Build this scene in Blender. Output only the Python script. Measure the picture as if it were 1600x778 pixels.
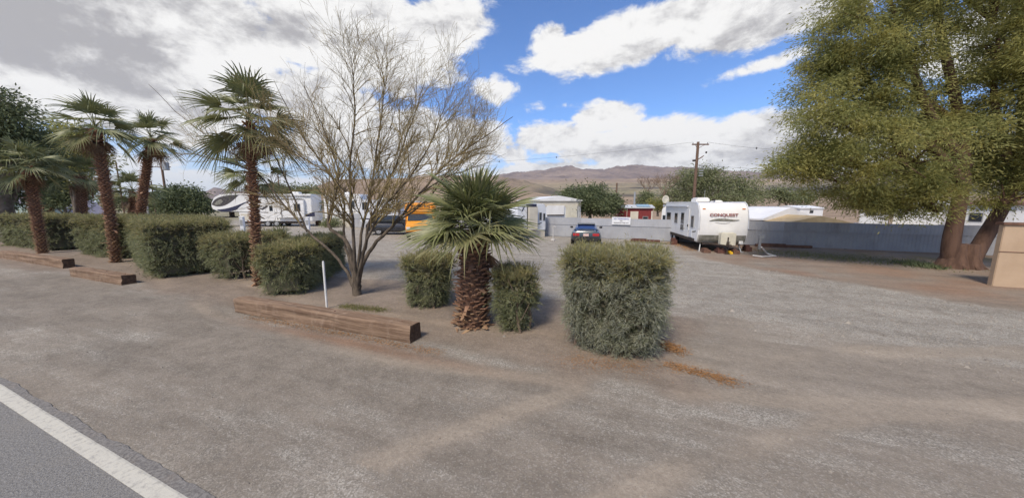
import bpy, bmesh, math, random
import numpy as np
from mathutils import Vector, Matrix
R = math.radians
random.seed(7); RNG = np.random.default_rng(7)
sc = bpy.context.scene
for o in list(bpy.data.objects): bpy.data.objects.remove(o)
COL = sc.collection

# ------------------------------------------------------------------ camera
H = 2.65; F = 507.; CX = 800.; CY = 389.; PITCH = math.atan(71 / 507.); YAW = R(22.07)
cam_d = bpy.data.cameras.new('camera'); cam = bpy.data.objects.new('camera', cam_d); COL.objects.link(cam)
cam_d.sensor_width = 36; cam_d.lens = 36 * F / 1600; cam_d.clip_start = .05; cam_d.clip_end = 30000
cam.location = (0, 0, H); cam.rotation_euler = (math.pi / 2 - PITCH, 0, YAW); sc.camera = cam
sc.render.resolution_x = 1024; sc.render.resolution_y = 497
sc.view_settings.view_transform = 'Standard'; sc.view_settings.look = 'None'
sc.view_settings.exposure = 0.6; sc.view_settings.gamma = 1

def to_world(r, f, z): return Vector((r * math.cos(YAW) - f * math.sin(YAW), r * math.sin(YAW) + f * math.cos(YAW), z))
def ray(px, py):
    u = -(py - CY) / F
    return (px - CX) / F, math.cos(PITCH) + u * math.sin(PITCH), -math.sin(PITCH) + u * math.cos(PITCH)
def at(px, py, z=0.):            # where the sight line meets the height z
    d = ray(px, py); t = (z - H) / d[2]; return to_world(d[0] * t, d[1] * t, z)
def pt(px, py, D):               # where it meets the distance D
    d = ray(px, py); t = D / d[1]; return to_world(d[0] * t, D, H + d[2] * t)
def dist_of(p): return -p[0] * math.sin(YAW) + p[1] * math.cos(YAW)

# ------------------------------------------------------------------ world
SUN_EL, SUN_DIR = R(52), Vector((-0.10, -0.85, 0)).normalized()
world = bpy.data.worlds.new('World'); sc.world = world; world.use_nodes = True
NT = world.node_tree; NT.nodes.clear()
class X_:
    """arithmetic on shader sockets"""
    def __init__(s, nt, v): s.nt = nt; s.v = v
    def _op(s, op, *a, clamp=False):
        n = s.nt.nodes.new('ShaderNodeMath'); n.operation = op; n.use_clamp = clamp
        for i, q in enumerate((s,) + a):
            q = q.v if isinstance(q, X_) else q
            if isinstance(q, (int, float)): n.inputs[i].default_value = q
            else: s.nt.links.new(q, n.inputs[i])
        return X_(s.nt, n.outputs[0])
    def __add__(s, o): return s._op('ADD', o)
    __radd__ = __add__
    def __sub__(s, o): return s._op('SUBTRACT', o)
    def __rsub__(s, o): return (s * -1) + o
    def __mul__(s, o): return s._op('MULTIPLY', o)
    __rmul__ = __mul__
    def __truediv__(s, o): return s._op('DIVIDE', o)
    def max(s, o): return s._op('MAXIMUM', o)
    def min(s, o): return s._op('MINIMUM', o)
    def sqrt(s): return s._op('SQRT')
    def clamp(s): return s._op('ADD', 0.0, clamp=True)
    def step(s, a, b):
        n = s.nt.nodes.new('ShaderNodeMapRange'); n.interpolation_type = 'SMOOTHSTEP'
        s.nt.links.new(s.v, n.inputs[0]); n.inputs[1].default_value = a; n.inputs[2].default_value = b
        return X_(s.nt, n.outputs[0])
def mixc(nt, f, a, b):
    n = nt.nodes.new('ShaderNodeMix'); n.data_type = 'RGBA'
    for i, q in ((0, f), (6, a), (7, b)):
        q = q.v if isinstance(q, X_) else q
        if isinstance(q, (tuple, list)): n.inputs[i].default_value = (*q[:3], 1)
        elif isinstance(q, (int, float)): n.inputs[i].default_value = q
        else: nt.links.new(q, n.inputs[i])
    return n.outputs[2]
def noise_node(nt, vec, scale, detail=6, rough=.55, dist=0., off=None, mul=None, out=0):
    m = nt.nodes.new('ShaderNodeMapping'); nt.links.new(vec, m.inputs[0])
    if off: m.inputs[1].default_value = off
    if mul: m.inputs[3].default_value = mul
    n = nt.nodes.new('ShaderNodeTexNoise'); nt.links.new(m.outputs[0], n.inputs['Vector'])
    n.inputs['Scale'].default_value = scale; n.inputs['Detail'].default_value = detail
    n.inputs['Roughness'].default_value = rough; n.inputs['Distortion'].default_value = dist
    return X_(nt, n.outputs[out])
def build_world():
    nt = NT; N = nt.nodes.new; L = nt.links.new
    tc = N('ShaderNodeTexCoord'); D = tc.outputs['Generated']
    sx = N('ShaderNodeSeparateXYZ'); L(D, sx.inputs[0])
    x, y, z = (X_(nt, sx.outputs[i]) for i in range(3))
    az = x._op('ARCTAN2', y); el = z._op('ARCSINE')
    sky = N('ShaderNodeTexSky'); sky.sky_type = 'NISHITA'; sky.sun_disc = False
    sky.sun_elevation = SUN_EL; sky.sun_rotation = math.atan2(SUN_DIR.x, SUN_DIR.y)
    sky.altitude = 300; sky.air_density = .9; sky.dust_density = .3; sky.ozone_density = 2.2
    tint = N('ShaderNodeMix'); tint.data_type = 'RGBA'; tint.blend_type = 'MULTIPLY'; tint.inputs[0].default_value = 1
    L(sky.outputs[0], tint.inputs[6]); tint.inputs[7].default_value = (.78, 1.02, 1.34, 1)
    bsky = N('ShaderNodeBackground'); L(tint.outputs[2], bsky.inputs[0]); bsky.inputs[1].default_value = 0.10
    # cumulus fields: centre and half-size in degrees of azimuth and elevation
    def ang(px, py):
        d = ray(px, py); w = to_world(d[0], d[1], d[2])
        return math.atan2(w.x, w.y), math.atan2(w.z, math.hypot(w.x, w.y))
    big = noise_node(nt, D, 3.2, 7, .58, .25, mul=(1, 1, 2.0))
    fine = noise_node(nt, D, 11, 8, .66, .3, mul=(1, 1, 1.7), off=(3, 1, 0))
    dens = None
    def ell(px, py, rx, ry, rot=0, w=1.):
        a, e = ang(px, py); a1, _ = ang(px - rx, py); a2, _ = ang(px + rx, py)
        _, e1 = ang(px, py - ry); _, e2 = ang(px, py + ry)
        ra = abs(a2 - a1) / 2; re = abs(e1 - e2) / 2; c, s = math.cos(R(rot)), math.sin(R(rot))
        da = az - a; de = el - e
        p = (da * c + de * s) / ra; q = (de * c - da * s) / re
        return (1. - (p * p + q * q).sqrt()) * w
    for a in [(60, 10, 560, 230, 0, 1.6), (-300, 60, 420, 300, 0, 1.5), (560, 60, 190, 110, 0, 1.), (690, 40, 105, 62, 12, .85),
              (480, 150, 170, 70, 0, .8), (775, 146, 42, 26, 4, .55), (856, 62, 34, 24, 35, .45), (915, 78, 118, 34, 10, .75),
              (1010, 52, 190, 50, 12, 1.), (1220, 10, 230, 66, 8, 1.2), (950, 98, 80, 16, 14, .35), (1190, 103, 84, 15, 8, .42),
              (940, 187, 64, 30, 0, .7), (870, 215, 90, 34, 0, .8), (1000, 232, 190, 44, 0, .9), (1200, 212, 150, 50, 4, 1.1),
              (1330, 230, 170, 60, 0, 1.), (1060, 262, 460, 26, 0, .8), (640, 225, 260, 62, 0, .75), (330, 292, 420, 26, 0, .55),
              (120, 250, 170, 34, 0, .45), (1540, 60, 120, 80, 0, .5), (1650, 240, 300, 70, 0, .8), (860, 170, 60, 9, 0, .18)]:
        e = ell(*a); dens = e if dens is None else dens.max(e)
    # sky round the back and overhead: broken cloud
    back = (noise_node(nt, D, 2.0, 5, .55, 0, mul=(1, 1, 1.6), off=(5, 2, 1)) - .50) * 3.
    fwd = x * (-math.sin(YAW)) + y * math.cos(YAW)
    bw = 1. - (fwd / ((1. - z * z).max(.01).sqrt())).step(.15, .4)
    over = el.step(R(42), R(60))
    dens = dens.max(back * bw - (1. - bw) * 2.).max(back * over - (1. - over) * 2.)
    dd = dens.max(-1.) + (big - .5) * 1.05 + (fine - .5) * .95
    alpha = dd.step(.0, .24)
    # cloud body: sunlit tops, grey undersides
    up = noise_node(nt, D, 3.2, 7, .58, .25, mul=(1, 1, 2.0), off=(.02, .015, -.07))
    up2 = noise_node(nt, D, 11, 8, .66, .3, mul=(1, 1, 1.7), off=(3.008, 1.006, -.03))
    relief = (big - up) * 2.5 + (fine - up2) * 1.4
    thick = dd.step(.25, 1.25)
    grey = None
    for a in [(120, 60, 330, 120, -12, 1.), (360, 10, 260, 60, 0, 1.), (640, 135, 110, 40, 10, .5), (1240, 35, 200, 32, 6, .6), (1000, 85, 160, 16, 10, .45),
              (1180, 238, 180, 26, 0, .75), (950, 232, 130, 18, 0, .65), (640, 235, 260, 18, 0, .5)]:
        e = ell(*a).max(0.); grey = e if grey is None else grey.max(e)
    lum = (relief + .96 - thick * .13 - grey.min(.6) * .72 + (big - .5) * .35)
    lum = lum.max(.30).min(1.0)
    cl = mixc(nt, lum.step(.25, 1.0), (.47, .46, .475), (1., .99, .975))
    bcl = N('ShaderNodeBackground'); L(cl, bcl.inputs[0]); bcl.inputs[1].default_value = .65
    mx = N('ShaderNodeMixShader'); L(alpha.v, mx.inputs[0]); L(bsky.outputs[0], mx.inputs[1]); L(bcl.outputs[0], mx.inputs[2])
    # pale air low over the skyline, and plain ground colour below it
    bh = N('ShaderNodeBackground'); bh.inputs[0].default_value = (.66, .74, .86, 1); bh.inputs[1].default_value = .62
    mh = N('ShaderNodeMixShader'); hz = (1. - el.step(R(0), R(13))) * .75
    L(hz.v, mh.inputs[0]); L(mx.outputs[0], mh.inputs[1]); L(bh.outputs[0], mh.inputs[2])
    # clouds stay crisp against it
    mh2 = N('ShaderNodeMixShader'); L((alpha * el.step(R(1), R(7))).v, mh2.inputs[0]); L(mh.outputs[0], mh2.inputs[1]); L(mx.outputs[0], mh2.inputs[2])
    out = N('ShaderNodeOutputWorld'); L(mh2.outputs[0], out.inputs[0])
build_world()
world.cycles.sampling_method = 'MANUAL'; world.cycles.sample_map_resolution = 512
sd = bpy.data.lights.new('sun', 'SUN'); so = bpy.data.objects.new('sun', sd); COL.objects.link(so)
sd.energy = 2.6; sd.angle = R(13); sd.color = (1, .89, .74)
sv = Vector((SUN_DIR.x * math.cos(SUN_EL), SUN_DIR.y * math.cos(SUN_EL), math.sin(SUN_EL)))
so.rotation_euler = sv.to_track_quat('Z', 'Y').to_euler(); so.location = sv * 50

# ------------------------------------------------------------------ materials
def mat(name, c1, c2=None, scale=4, rough=.85, bump=0., bscale=40, metal=0., spec=.3, stretch=None, detail=5, lo=.35, hi=.65, island=None, trans=0., emit=None, coat=0, dirt=None, dscale=1.2, alpha=None):
    m = bpy.data.materials.new(name); m.use_nodes = True; nt = m.node_tree; b = nt.nodes['Principled BSDF']
    b.inputs['Roughness'].default_value = rough; b.inputs['Metallic'].default_value = metal
    b.inputs['Specular IOR Level'].default_value = spec; b.inputs['Coat Weight'].default_value = coat
    tc = nt.nodes.new('ShaderNodeTexCoord'); V = tc.outputs['Object']
    col = None
    if c2 is not None:
        f = noise_node(nt, V, scale, detail, .6, mul=stretch)
        col = mixc(nt, f.step(lo, hi), c1, c2)
    if island is not None:
        g = nt.nodes.new('ShaderNodeNewGeometry'); ri = X_(nt, g.outputs['Random Per Island'])
        col = mixc(nt, ri.step(0, 1) * .75, col if col is not None else c1, island)
    if dirt is not None:
        f = noise_node(nt, V, dscale, 7, .7, mul=(1, 1, .5))
        col = mixc(nt, f.step(.48, .78) * .6, col if col is not None else c1, dirt)
    if col is None: b.inputs['Base Color'].default_value = (*c1, 1)
    else: nt.links.new(col, b.inputs['Base Color'])
    if bump:
        f2 = noise_node(nt, V, bscale, 5, .65, mul=stretch)
        bn = nt.nodes.new('ShaderNodeBump'); bn.inputs['Strength'].default_value = min(1, bump); bn.inputs['Distance'].default_value = .02
        nt.links.new(f2.v, bn.inputs['Height']); nt.links.new(bn.outputs[0], b.inputs['Normal'])
    if emit: b.inputs['Emission Color'].default_value = (*emit, 1); b.inputs['Emission Strength'].default_value = 1
    if trans:
        t = nt.nodes.new('ShaderNodeBsdfTranslucent'); mx = nt.nodes.new('ShaderNodeMixShader'); mx.inputs[0].default_value = trans
        if col is not None: nt.links.new(col, t.inputs[0])
        else: t.inputs[0].default_value = (*c1, 1)
        nt.links.new(b.outputs[0], mx.inputs[1]); nt.links.new(t.outputs[0], mx.inputs[2])
        nt.links.new(mx.outputs[0], nt.nodes['Material Output'].inputs[0])
    return m
MT = {}
MT['asphalt'] = mat('asphalt', (.155, .148, .138), (.30, .288, .268), 45, .9, .8, 90, lo=.3, hi=.7, dirt=(.26, .24, .21), dscale=1.5, detail=8)
MT['asphalt_edge'] = mat('worn_asphalt', (.15, .14, .13), (.26, .245, .225), 30, .9, .6, 120, dirt=(.25, .21, .17), dscale=3)
MT['line'] = mat('road_paint', (.54, .515, .44), (.36, .34, .30), 18, .7, .25, 120, lo=.48, hi=.74, dirt=(.26, .25, .23), dscale=16)
MT['timber'] = mat('weathered_timber', (.27, .185, .125), (.15, .095, .062), 3, .9, .9, 9, stretch=(.35, 5, 5), lo=.35, hi=.65, dirt=(.36, .27, .2), dscale=4)
MT['timber_end'] = mat('shaded_end_grain', (.07, .045, .03), (.12, .075, .05), 14, .95, .6, 30)  # dark end grain, with the right end's shade put into its colour
MT['leaf_hedge'] = mat('hedge_leaf', (.155, .185, .065), (.26, .27, .125), 6, .6, island=(.28, .28, .19), trans=.25)
MT['leaf_hedge_grey'] = mat('grey_hedge_leaf', (.18, .20, .105), (.31, .31, .21), 7, .6, island=(.35, .35, .29), trans=.25)
MT['leaf_new'] = mat('new_hedge_growth', (.23, .24, .075), (.32, .29, .12), 2.5, .6, island=(.35, .29, .16), trans=.3)
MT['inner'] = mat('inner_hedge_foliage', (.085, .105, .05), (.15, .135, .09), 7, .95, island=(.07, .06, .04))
MT['twig'] = mat('twig_bark', (.16, .11, .08), (.24, .18, .13), 12, .9, .4, 40)
MT['palo_bark'] = mat('desert_tree_bark', (.065, .052, .04), (.145, .115, .085), 9, .9, .8, 35, stretch=(1, 1, .4))
MT['palo_twig'] = mat('yellow_green_twig', (.23, .185, .075), (.35, .28, .13), 3, .75, island=(.22, .155, .085))
MT['boot'] = mat('palm_leaf_base', (.27, .145, .09), (.38, .235, .15), 3, .9, .4, 40, island=(.19, .095, .06))
MT['boot_pale'] = mat('pale_palm_leaf_base', (.40, .27, .155), (.26, .15, .09), 5, .9, .4, 40, island=(.20, .11, .07))
MT['palm_core'] = mat('palm_trunk_fibre', (.09, .05, .035), (.15, .085, .055), 14, .95, .8, 50)
MT['frond'] = mat('green_palm_blade', (.19, .21, .075), (.28, .28, .12), 3, .45, spec=.5, island=(.165, .18, .085), trans=.22)
MT['frond_near'] = mat('olive_palm_blade', (.18, .21, .07), (.27, .28, .11), 3, .45, spec=.5, island=(.21, .21, .115), trans=.22)
MT['frond_old'] = mat('yellowing_palm_blade', (.23, .225, .10), (.33, .29, .155), 3, .6, island=(.16, .17, .07), trans=.2)
MT['frond_dead'] = mat('dead_palm_blade', (.27, .175, .10), (.38, .27, .17), 4, .8, island=(.19, .11, .065), trans=.15)
MT['leaf_olive'] = mat('olive_tree_leaf', (.21, .235, .08), (.46, .41, .13), 1.2, .6, island=(.31, .31, .11), trans=.5)
MT['leaf_dark'] = mat('dark_tree_leaf', (.08, .11, .05), (.13, .155, .07), .35, .6, island=(.16, .18, .09), trans=.25)
MT['leaf_mid'] = mat('mid_green_tree_leaf', (.14, .17, .075), (.20, .22, .10), .4, .6, island=(.23, .24, .13), trans=.25)
MT['bark'] = mat('red_brown_bark', (.085, .05, .037), (.15, .09, .065), 2.5, .95, 1, 14, stretch=(2, 2, .35))
MT['bark_grey'] = mat('grey_bark', (.12, .095, .075), (.19, .16, .13), 3, .95, .8, 20)
MT['pole'] = mat('pole_wood', (.13, .08, .055), (.19, .125, .09), 5, .9, .4, 30, stretch=(3, 3, .3))
MT['metal_grey'] = mat('galvanised_metal', (.42, .43, .44), (.34, .35, .36), 6, .5, metal=.4)
MT['wire'] = mat('wire', (.10, .10, .10), rough=.6)
MT['fence'] = mat('grey_fence_sheet', (.335, .345, .375), (.385, .395, .42), .9, .55, spec=.4, dirt=(.25, .24, .235), dscale=1.1)
MT['fence2'] = mat('darker_fence_sheet', (.31, .312, .325), (.36, .36, .37), .9, .55, spec=.4, dirt=(.19, .18, .18), dscale=1.1)
MT['fence3'] = mat('pale_fence_sheet', (.43, .44, .475), (.37, .385, .42), .9, .55, spec=.4, dirt=(.30, .29, .28), dscale=1.1)
MT['white'] = mat('white_vehicle_paint', (.80, .80, .79), (.73, .73, .725), .8, .35, spec=.5, dirt=(.60, .585, .55), dscale=1.4)
MT['white_blue'] = mat('cool_white_siding', (.62, .65, .70), (.70, .72, .75), 1.2, .4, dirt=(.5, .5, .5))
MT['beige'] = mat('beige_panel', (.62, .58, .49), (.55, .51, .43), 1.5, .6, dirt=(.42, .38, .32))
MT['cream'] = mat('cream_plastic', (.66, .63, .52), (.58, .55, .45), 2, .5, dirt=(.4, .37, .3), dscale=4)
MT['black'] = mat('black_rubber', (.022, .022, .024), (.045, .043, .04), 5, .8)
MT['under'] = mat('dark_chassis', (.03, .028, .027), (.07, .05, .04), 4, .85)
MT['glass'] = mat('dark_window_glass', (.025, .03, .036), rough=.08, spec=.8)
MT['trim'] = mat('window_trim', (.36, .36, .36), rough=.5)
MT['chrome'] = mat('bright_metal', (.6, .6, .6), rough=.25, metal=.9)
MT['navy'] = mat('navy_graphic', (.03, .035, .075), (.05, .05, .08), 4, .35)
MT['charcoal'] = mat('charcoal_graphic', (.045, .042, .045), (.11, .10, .10), 6, .35)
MT['bronze'] = mat('grey_bronze_graphic', (.17, .17, .14), (.28, .27, .24), 6, .4)
MT['text_red'] = mat('maroon_lettering', (.22, .06, .055), rough=.5)
MT['text_blue'] = mat('blue_lettering', (.10, .12, .38), rough=.6)
MT['text_dark'] = mat('dark_lettering', (.10, .10, .11), rough=.6)
MT['signw'] = mat('white_sign_board', (.78, .79, .82), (.70, .72, .75), 6, .5)
MT['bus'] = mat('school_bus_yellow', (.80, .33, .025), (.72, .28, .02), 1.5, .35, spec=.5, coat=.3, dirt=(.5, .24, .05))
MT['lamp_amber'] = mat('amber_lens', (.7, .22, .02), rough=.2)
MT['lamp_red'] = mat('red_lens', (.42, .03, .035), rough=.2, spec=.6)
MT['lamp_clear'] = mat('clear_lens', (.7, .7, .68), rough=.15)
MT['car_dark'] = mat('dark_blue_green_paint', (.035, .055, .068), (.045, .06, .07), 2, .25, spec=.6, coat=.5)
MT['car_black'] = mat('black_paint', (.02, .021, .026), (.03, .03, .035), 2, .25, spec=.6, coat=.5)
MT['blue_glass'] = mat('tinted_rear_glass', (.02, .04, .13), rough=.06, spec=.9)
MT['plate'] = mat('licence_plate', (.66, .60, .55), (.6, .3, .27), 14, .5)
MT['red_wall'] = mat('barn_red_siding', (.17, .028, .030), (.21, .036, .036), 3, .7)
MT['tin'] = mat('pale_tin_roof', (.55, .57, .59), (.45, .47, .50), 1.5, .5, dirt=(.4, .3, .24))
MT['blue_tarp'] = mat('blue_tarp', (.24, .36, .45), rough=.6)
MT['tan_roof'] = mat('tan_roof_shingle', (.40, .30, .165), (.48, .37, .22), 1.4, .9, .3, 20)
MT['grey_roof'] = mat('grey_roof_shingle', (.17, .17, .18), (.23, .23, .24), 1.4, .9, .3, 20)
MT['stucco'] = mat('tan_stucco', (.50, .37, .255), (.44, .32, .215), .9, .95, .4, 60, dirt=(.36, .26, .18), dscale=1.0)
MT['brown_trim'] = mat('brown_wood_trim', (.13, .07, .05), (.2, .11, .075), 5, .85)
MT['green_wall'] = mat('pale_green_siding', (.42, .50, .47), (.36, .45, .42), 2, .7)
MT['purple_roof'] = mat('grey_violet_canvas', (.24, .23, .29), (.30, .29, .34), 1, .8)
MT['pipe'] = mat('pale_pipe', (.62, .60, .57), (.5, .48, .45), 4, .5)
MT['post_white'] = mat('white_plastic_post', (.80, .80, .78), (.66, .65, .62), 5, .5)
MT['brick'] = mat('rusty_block', (.15, .065, .05), (.10, .05, .04), 7, .9, .4, 30)
MT['yellow'] = mat('yellow_plastic', (.80, .48, .03), rough=.5)
MT['straw'] = mat('dry_grass', (.30, .25, .12), (.22, .22, .09), 4, .8, island=(.14, .16, .05), trans=.3)
MT['litter'] = mat('orange_leaf_litter', (.42, .22, .085), (.32, .17, .07), 5, .9, island=(.24, .13, .06))
MT['stone'] = mat('loose_stone', (.25, .225, .19), (.33, .295, .25), 3, .85, island=(.16, .135, .11))

# ------------------------------------------------------------------ object helpers
def tag(o, label=None, cat=None, group=None, kind=None):
    if label: o['label'] = label
    if cat: o['category'] = cat
    if group: o['group'] = group
    if kind: o['kind'] = kind
    return o
def empty(name, loc, rz=0., label=None, cat=None, group=None):
    o = bpy.data.objects.new(name, None); COL.objects.link(o); o.location = loc; o.rotation_euler = (0, 0, rz)
    o.empty_display_size = .3
    return tag(o, label, cat, group)
def link(name, me, parent=None, loc=None, rot=None):
    o = bpy.data.objects.new(name, me); COL.objects.link(o)
    if parent is not None: o.parent = parent
    if loc is not None: o.location = loc
    if rot is not None: o.rotation_euler = rot
    return o
def mesh_np(name, V, Fc, mats, parent=None, smooth=False, mi=None):
    """V (n,3) array; Fc list of arrays (m,3) or (m,4)"""
    me = bpy.data.meshes.new(name); V = np.asarray(V, dtype=np.float32)
    Fs = [np.asarray(f, dtype=np.int32) for f in (Fc if isinstance(Fc, list) else [Fc]) if len(f)]
    me.vertices.add(len(V)); me.vertices.foreach_set('co', V.ravel())
    loops = np.concatenate([f.ravel() for f in Fs]); tot = np.concatenate([np.full(len(f), f.shape[1], np.int32) for f in Fs])
    start = np.concatenate([[0], np.cumsum(tot)[:-1]]).astype(np.int32)
    me.loops.add(len(loops)); me.loops.foreach_set('vertex_index', loops)
    me.polygons.add(len(tot)); me.polygons.foreach_set('loop_start', start); me.polygons.foreach_set('loop_total', tot)
    if mi is not None: me.polygons.foreach_set('material_index', np.asarray(mi, dtype=np.int32))
    me.polygons.foreach_set('use_smooth', np.full(len(tot), smooth))
    for m in (mats if isinstance(mats, (list, tuple)) else [mats]): me.materials.append(m)
    me.update(); me.validate()
    return link(name, me, parent)
class MB:
    def __init__(s): s.V = []; s.F = []; s.mi = []; s.m = 0
    def add(s, vs, fs):
        k = len(s.V); s.V += [tuple(v) for v in vs]; s.F += [tuple(i + k for i in f) for f in fs]; s.mi += [s.m] * len(fs); return s
    def box(s, c, d, rz=0, taper=1.):
        x, y, z = d[0] / 2, d[1] / 2, d[2] / 2; vs = []
        for q in (-1, 1):
            t = taper if q > 0 else 1
            for a, b in ((-1, -1), (1, -1), (1, 1), (-1, 1)):
                X, Y = a * x * t, b * y * t
                vs.append((c[0] + X * math.cos(rz) - Y * math.sin(rz), c[1] + X * math.sin(rz) + Y * math.cos(rz), c[2] + q * z))
        return s.add(vs, [(3, 2, 1, 0), (4, 5, 6, 7), (0, 1, 5, 4), (1, 2, 6, 5), (2, 3, 7, 6), (3, 0, 4, 7)])
    def tube(s, pts, rad, n=8, cap=True):
        pts = [Vector(p) for p in pts]; vs = []; fs = []
        if isinstance(rad, (int, float)): rad = [rad] * len(pts)
        u = None
        for i, p in enumerate(pts):
            d = (pts[min(i + 1, len(pts) - 1)] - pts[max(i - 1, 0)]).normalized()
            if u is None: u = d.orthogonal().normalized()
            u = (u - d * u.dot(d)).normalized(); w = d.cross(u)
            for k in range(n):
                a = 2 * math.pi * k / n; vs.append(p + (u * math.cos(a) + w * math.sin(a)) * rad[i])
        for i in range(len(pts) - 1):
            for k in range(n): fs.append((i * n + k, i * n + (k + 1) % n, (i + 1) * n + (k + 1) % n, (i + 1) * n + k))
        if cap: fs.append(tuple(range(n - 1, -1, -1))); fs.append(tuple((len(pts) - 1) * n + k for k in range(n)))
        return s.add(vs, fs)
    def cyl(s, p, q, r, n=16): return s.tube([p, q], r, n)
    def prism(s, poly, y0, y1, inset=0.):
        """polygon in x,z extruded along y"""
        n = len(poly); vs = [(x, y0, z) for x, z in poly] + [(x, y1, z) for x, z in poly]
        return s.add(vs, [tuple(range(n)), tuple(range(2 * n - 1, n - 1, -1))] + [(i, n + i, n + (i + 1) % n, (i + 1) % n) for i in range(n)])
    def prism_x(s, poly, x0, x1):
        """polygon in y,z extruded along x"""
        n = len(poly); vs = [(x0, y, z) for y, z in poly] + [(x1, y, z) for y, z in poly]
        return s.add(vs, [tuple(range(n - 1, -1, -1)), tuple(range(n, 2 * n))] + [(i, (i + 1) % n, n + (i + 1) % n, n + i) for i in range(n)])
    def build(s, name, mats, parent=None, bevel=0., smooth=False, seg=2):
        me = bpy.data.meshes.new(name); me.from_pydata(s.V, [], s.F)
        for m in (mats if isinstance(mats, (list, tuple)) else [mats]): me.materials.append(m)
        me.polygons.foreach_set('material_index', s.mi)
        bm = bmesh.new(); bm.from_mesh(me); bmesh.ops.recalc_face_normals(bm, faces=bm.faces[:])
        if bevel:
            ed = [e for e in bm.edges if len(e.link_faces) == 2 and e.calc_face_angle(0) > .45]
            bmesh.ops.bevel(bm, geom=ed, offset=bevel, segments=seg, affect='EDGES', clamp_overlap=True)
        bm.to_mesh(me); bm.free()
        if smooth: me.polygons.foreach_set('use_smooth', [True] * len(me.polygons)); 
        if smooth: me.set_sharp_from_angle(angle=R(40))
        me.update()
        return link(name, me, parent)
def text_part(body, size, m, parent, loc, rot, name='lettering', sx=1., bold=.0):
    cu = bpy.data.curves.new(name, 'FONT'); cu.body = body; cu.size = size; cu.align_x = 'CENTER'; cu.align_y = 'CENTER'; cu.extrude = .004; cu.offset = bold
    t = bpy.data.objects.new('tmp', cu); COL.objects.link(t); bpy.context.view_layer.update()
    me = bpy.data.meshes.new_from_object(t.evaluated_get(bpy.context.evaluated_depsgraph_get()))
    bpy.data.objects.remove(t); me.materials.clear(); me.materials.append(m)
    o = link(name, me, parent, loc, rot); o.scale = (sx, 1, 1); return o

# ------------------------------------------------------------------ noise in numpy
def _hash(ix, iy, s):
    h = (ix.astype(np.int64) * 374761393 + iy.astype(np.int64) * 668265263 + s * 1442695041) & 0xffffffff
    h = ((h ^ (h >> 13)) * 1274126177) & 0xffffffff
    return ((h ^ (h >> 16)) & 0xffff) / 65535.
def vnoise(x, y, s=0):
    ix, iy = np.floor(x), np.floor(y); fx, fy = x - ix, y - iy; fx = fx * fx * (3 - 2 * fx); fy = fy * fy * (3 - 2 * fy)
    a = _hash(ix, iy, s); b = _hash(ix + 1, iy, s); c = _hash(ix, iy + 1, s); d = _hash(ix + 1, iy + 1, s)
    return (a * (1 - fx) + b * fx) * (1 - fy) + (c * (1 - fx) + d * fx) * fy
def fbm(x, y, o=5, s=0, ridge=False):
    t = 0; a = .5; n = 0
    for k in range(o):
        v = vnoise(x * 2**k + 17.3 * k, y * 2**k - 9.1 * k, s + k)
        if ridge: v = 1 - abs(2 * v - 1)
        t = t + a * v; n += a; a *= .5
    return t / n
def sstep(x, a, b): t = np.clip((x - a) / (b - a), 0, 1); return t * t * (3 - 2 * t)

# ------------------------------------------------------------------ terrain
PXC = [-3000, 0, 280, 320, 342, 362, 420, 480, 520, 620, 700, 790, 812, 850, 875, 890, 905, 940, 960, 1000, 1030, 1066, 1110, 1180, 1200, 1215, 1240, 1300, 1600, 3000]
SKY = [318, 318, 317, 304, 295, 299, 303, 298, 286, 279, 274, 273, 272, 270, 264, 263, 268, 270, 264, 262, 266, 266, 270, 274, 273, 268, 276, 276, 285, 300]
def ylevel(r, px):
    """height of the land seen at distance r, in photo rows, by bearing"""
    right = sstep(px, 690, 860); mid = sstep(px, 430, 540) * (1 - right); left = 1 - right - mid
    rr = [60, 120, 300, 600, 1000, 1600, 2300, 3200, 4200, 9000]
    yr = np.interp(r, rr, [361, 348, 336, 325, 316, 307, 298, 289, 283, 276])
    ym = np.interp(r, [60, 120, 260, 420, 700, 1000, 1600, 2600, 9000], [347, 334, 322, 308, 297, 288, 284, 282, 282])
    yl = np.interp(r, [60, 120, 300, 600, 1500, 9000], [342, 330, 323.5, 321, 319.5, 318.6])
    return right * yr + mid * ym + left * yl
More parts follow.
